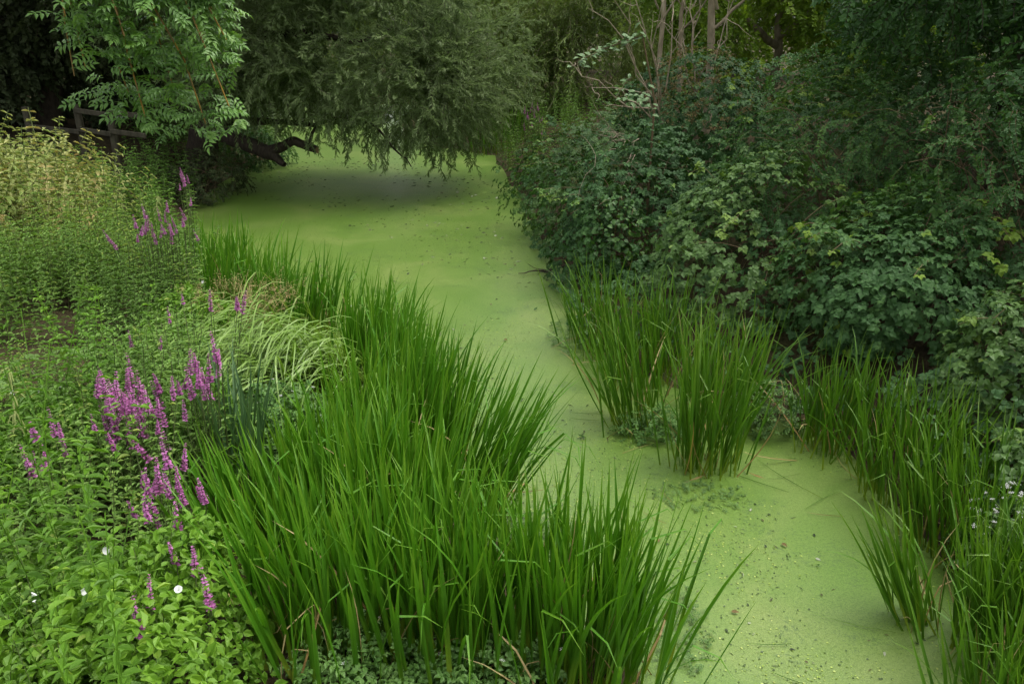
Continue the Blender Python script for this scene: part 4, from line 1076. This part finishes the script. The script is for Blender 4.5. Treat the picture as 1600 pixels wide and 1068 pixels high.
def lodged():
    c = (-1.95, 7.35); root = thing("lodged_grass", "pale grass flattened in a swirl behind the iris clump", "grass", (c[0], c[1], gz(*c)))
    L = []
    for i in range(14):                                       # blades that rise a little and lie over
        u = np.linspace(0, 1, 9); ln = rng.uniform(1.0, 1.35); sw = rng.uniform(-.25, .35)
        P = np.stack([sw * u ** 2, ln * u ** .9, rng.uniform(.65, .95) * np.sin(np.pi * np.clip(u * .62 + .02, 0, 1)) - .22 * u ** 3], 1)
        w_ = .009 * np.clip(1.15 - u, .05, 1) ** .6; e = np.array([1.0, 0, .35])
        v = np.vstack([P - e * w_[:, None], P + e * w_[:, None]])
        L.append(tmesh("blade", Tpl().add(v, (), [(k, k + 1, 10 + k, 9 + k) for k in range(8)], np.r_[u, u] * .8 + .1), M['lodged']))
    for i in range(430):
        x, y = rng.normal() * .36 - .02, rng.normal() * .46 + .50
        az = R(150) + rng.normal() * .22 - .4 * x
        link("blade", L[rng.integers(14)], root, (x, y, gz(c[0] + x, c[1] + y) - gz(*c)), (rng.normal() * .12, rng.normal() * .12, az), rng.uniform(.8, 1.25))
lodged()

# ================================================================== water plants and floating things
CR = [pinnate(.11, 3, .030, .042) for _ in range(3)]
def cress(label, c, r, n, mat='cress', h=.35, k=(.8, 1.2), umb=0, name="watercress", cat="water plant", tp=None):
    z0 = max(gz(*c), 0); base = np.array((c[0], c[1], z0)); root = thing(name, label, cat, tuple(base))
    a = rng.uniform(0, 6.28, n); q = rng.uniform(0, 1, n) ** .5; x = r[0] * q * np.cos(a); y = r[1] * q * np.sin(a)
    g_ = np.maximum(ground_z(c[0] + x, c[1] + y), 0) - z0
    z = g_ + .015 + h * rng.uniform(0, 1, n) ** 1.2 * (1 - .6 * q)
    d = rng.normal(size=(n, 3)); d[:, 2] = rng.normal(size=n) * .3 + .15
    F = frames(d, rng.normal(size=n) * .4); P = np.stack([x, y, z], 1)
    acc = Acc(); tp = tp or CR; wh = rng.integers(0, len(tp), n)
    for j, t in enumerate(tp):
        s = wh == j; acc.scatter(t, F[s], P[s], rng.uniform(k[0], k[1], s.sum()), .5 + rng.normal(size=s.sum()) * .15)
    link("foliage", acc.mesh("foliage", M[mat]), root, kind="stuff")
    if umb:
        ut = Tpl()
        for i in range(14):
            an = i * 2.4; rr_ = .028 * math.sqrt(i / 14)
            ut.put(tube([(0, 0, -.04), (rr_ * math.cos(an), rr_ * math.sin(an), 0)], [.001, .0006], 3, .5, 1))
            for j in range(4):
                ut.put(oval(.006, .006), frames(np.array([[math.cos(j * 1.6), math.sin(j * 1.6), .3]]))[0], (rr_ * math.cos(an), rr_ * math.sin(an), .002), 1, .5, 0)
        um = tmesh("flower_umbel", ut, [M['white'], M['stem']])
        for i in range(umb):
            a_ = rng.uniform(0, 6.28); q_ = rng.uniform(0, 1) ** .5; xx, yy = r[0] * q_ * math.cos(a_), r[1] * q_ * math.sin(a_)
            link("flower_umbel", um, root, (xx, yy, h * rng.uniform(.8, 1.15) * (1 - .4 * q_)), (rng.normal() * .25, rng.normal() * .25, 0), rng.uniform(.45, .75))
    return root
cress("pale cress leaves at the foot of the bottom edge reeds", (-.15, 3.42), (.50, .36), 420, h=.38, k=(.65, 1.0), umb=8)
cress("cress between the two bottom edge reed clumps", (-.78, 3.4), (.42, .32), 300, h=.34, k=(.65, 1.0), umb=6)
cress("low cress mat on the duckweed right of the foremost reeds", (1.02, 4.15), (.25, .5), 260, 'weed', .06, (.25, .45))
cress("low cress mat in the gap behind the foremost reeds", (.12, 5.0), (.42, .40), 420, 'weed', .10, (.3, .5))
cress("cress and small flowers in front of the lodged grass", (-1.95, 6.25), (.50, .55), 700, h=.6, umb=12)
cress("small green weed mat around the tall tuft's feet", (1.55, 5.65), (.40, .22), 150, 'weed', .03, (.22, .4))
cress("small weed mat below the bramble, by the sparse right reeds", (.80, 9.3), (.35, .7), 260, 'weed', .08, (.3, .5))
cress("leafy weed around the splayed reeds' feet", (1.35, 6.75), (.35, .25), 200, 'cress', .35, (.5, .9))
cress("dark green shrubby weed in the inlet", (2.45, 6.85), (.35, .30), 170, 'weed', .6, (.6, 1.0))
cress("white flowered water parsnip behind the lower right reeds", (3.45, 4.45), (.36, .42), 460, 'weed', .75, (.7, 1.0), 90, "water_parsnip")

# duckweed crumbs that lie proud of the skin
def duckweed_crumbs():
    n = 70000; y = 3.0 + 13 * rng.uniform(0, 1, n) ** 1.6; x = rng.uniform(-5, 3.2, n); k = sdf(x, y) < .2; x, y = x[k], y[k]
    cl = lumps(np.stack([x, y, 0 * x], 1), 900, 2.2, 3); k = cl > rng.uniform(-.45, .5, len(x)); x, y = x[k], y[k]; n = len(x)
    t = Tpl().add([(.006, 0, .001), (0, .005, .003), (-.006, 0, .001), (0, -.005, .0015)], (), [(0, 1, 2, 3)], .5)
    a = rng.uniform(0, 6.28, n); F = frames(np.stack([np.cos(a), np.sin(a), rng.normal(size=n) * .2], 1))
    acc = Acc().scatter(t, F, np.stack([x, y, 0 * x + .002], 1), rng.uniform(.5, 1.7, n), np.where(rng.uniform(size=n) < .4, rng.uniform(0, .08, n), rng.uniform(.3, 1.0, n)))
    return link("duckweed", acc.mesh("duckweed", DW), kind="stuff")
DW = leaf_mat('duckweed_fronds', [(0.0, (0.035, 0.06, 0.02)), (0.25, (0.10, 0.17, 0.025)), (0.8, (0.26, 0.36, 0.06)), (1.0, (0.36, 0.42, 0.12))], 0, .5, .4, .1, .1)
tag(duckweed_crumbs(), "loose duckweed fronds lying on the green skin of the stream", "duckweed", None, "stuff")

def floating_blade(label, x, y, az, L, mat='reed_dark', w_=.016, z=.012, bend=.25):
    t = blade_tpl(L, w_, bend, .3, 7)
    v = t.v.copy(); t.v = np.stack([v[:, 1], v[:, 2], v[:, 0] * .25 + .004], 1)
    o = link("fallen_reed", tmesh("fallen_reed", t, M[mat]), None, (x, y, z), (0, 0, R(az)))
    tag(o, label, "reed blade", "loose blades lying on the duckweed")
for a in [("curved pale blade floating near the bottom right reeds", 2.45, 4.05, 75, .55, 'lodged'), ("orange dead blade stub beside the tall tuft's feet", 1.30, 5.55, 20, .22, 'straw'),
          ("broken straw blade lying below the tall tuft", 1.20, 5.25, 50, .25, 'straw'), ("thin dark blade lying left of the splayed reeds", .92, 7.15, 92, .35, 'reed_dark'),
          ("short dark blade floating left of the splayed reeds, nearer", .85, 7.0, 85, .3, 'reed_dark'), ("brown blade curving toward the tall tuft", 1.0, 6.35, -55, .45, 'straw'),
          ("dark green blade lying across the open duckweed below the inlet", 2.30, 5.70, 55, .75, 'reed_dark'), ("second blade crossing below the inlet", 2.35, 5.45, -50, .55, 'reed_dark'),
          ("long blade lying along the right reeds' edge", 2.55, 5.6, 35, .8, 'reed_dark'), ("straw blade floating under the right reeds", 2.62, 5.35, 85, .3, 'straw'),
          ("small grey blade at the far right reeds' foot", 2.5, 6.0, 110, .35, 'lodged'), ("short green blade lying out at the bottom centre", 1.75, 3.95, 95, .3, 'reed_dark'),
          ("bent olive blade near the bottom edge of the open duckweed", 1.72, 3.62, 65, .22, 'reed_dark')]:
    floating_blade(*a)
FL = [tmesh("floating_leaf", oval(.06, .03, .2, .1), M['brownhead']), tmesh("floating_leaf", oval(.055, .032, .25, -.3), M['ivy'])]
for i, (lb, x, y, k) in enumerate([("dark curled leaf on the open duckweed at lower right", 2.02, 5.0, 1.0), ("green leaf afloat between the two reed beds", .70, 6.65, 1.6), ("small dark leaf afloat beyond the green one", .25, 7.3, 1.3),
                                  ("dark leaf afloat just off the left reeds", .1, 7.5, 1.2), ("brown leaf afloat on the far channel", -.1, 9.2, 1.2), ("small brown leaf by the waterside bramble", .3, 10.3, 1.2),
                                  ("pale leaf afloat near the foremost reeds", 1.12, 5.05, .8), ("tiny dark leaf in the middle of the lower pool", 2.2, 4.75, .7), ("brown leaf upright near the bottom reeds", 1.45, 4.25, .9)]):
    tag(link("floating_leaf", FL[i % 2], None, (x, y, .012), (R(10), R(15), rng.uniform(0, 6)), k), lb, "leaf", "leaves afloat on the duckweed")
def float_branch():
    base = np.array((.55, 12.1, .02)); root = thing("floating_branch", "dark dead branch lying in the water at the bramble's foot", "branch", tuple(base))
    for (e, r_) in (((-.45, -.15, .02), .018), ((.35, .1, .10), .02), ((-.15, -.3, .05), .010), ((-.3, .12, .10), .010)):
        link("twig", Acc().one(tube(wander((0, 0, 0), e, 6, .05), np.linspace(r_, r_ * .4, 6), 5)).mesh("twig", M['darkbark']), root)
float_branch()

def debris():
    n = 6000; y = 3.2 + 21 * rng.uniform(0, 1, n) ** 1.3; x = rng.uniform(-7, 3, n); k = sdf(x, y) < -.02; x, y = x[k], y[k]
    k = lumps(np.stack([x, y, 0 * x], 1), 930, 1.4, 3) > rng.uniform(-.5, .6, len(x)); x, y = x[k], y[k]; n = len(x)
    a = rng.uniform(0, 6.28, n); F = frames(np.stack([np.cos(a), np.sin(a), rng.normal(size=n) * .12], 1), rng.normal(size=n) * .3)
    acc = Acc(); wh = rng.uniform(size=n) < .5; fs = .5 + y / 12
    acc.scatter(leaf4(.034, .016, .25, -.1), F[wh], np.stack([x, y, 0 * x + .006], 1)[wh], fs[wh] * rng.uniform(.5, 1.4, wh.sum()), rng.uniform(0, 1, wh.sum()))
    w2 = ~wh; acc.scatter(lance(.05, .006, .2, .1), F[w2], np.stack([x, y, 0 * x + .006], 1)[w2], fs[w2] * rng.uniform(.5, 1.6, w2.sum()), rng.uniform(0, 1, w2.sum()))
    m = leaf_mat('debris', [(0.0, (0.020, 0.030, 0.014)), (0.45, (0.045, 0.070, 0.025)), (0.6, (0.110, 0.085, 0.040)), (0.8, (0.22, 0.26, 0.14)), (1.0, (0.34, 0.36, 0.27))], 0, .6, .3, .1, .05)
    tag(link("floating_debris", acc.mesh("floating_debris", m)), "small leaf bits and flecks strewn over the duckweed", "debris", None, "stuff")
debris()
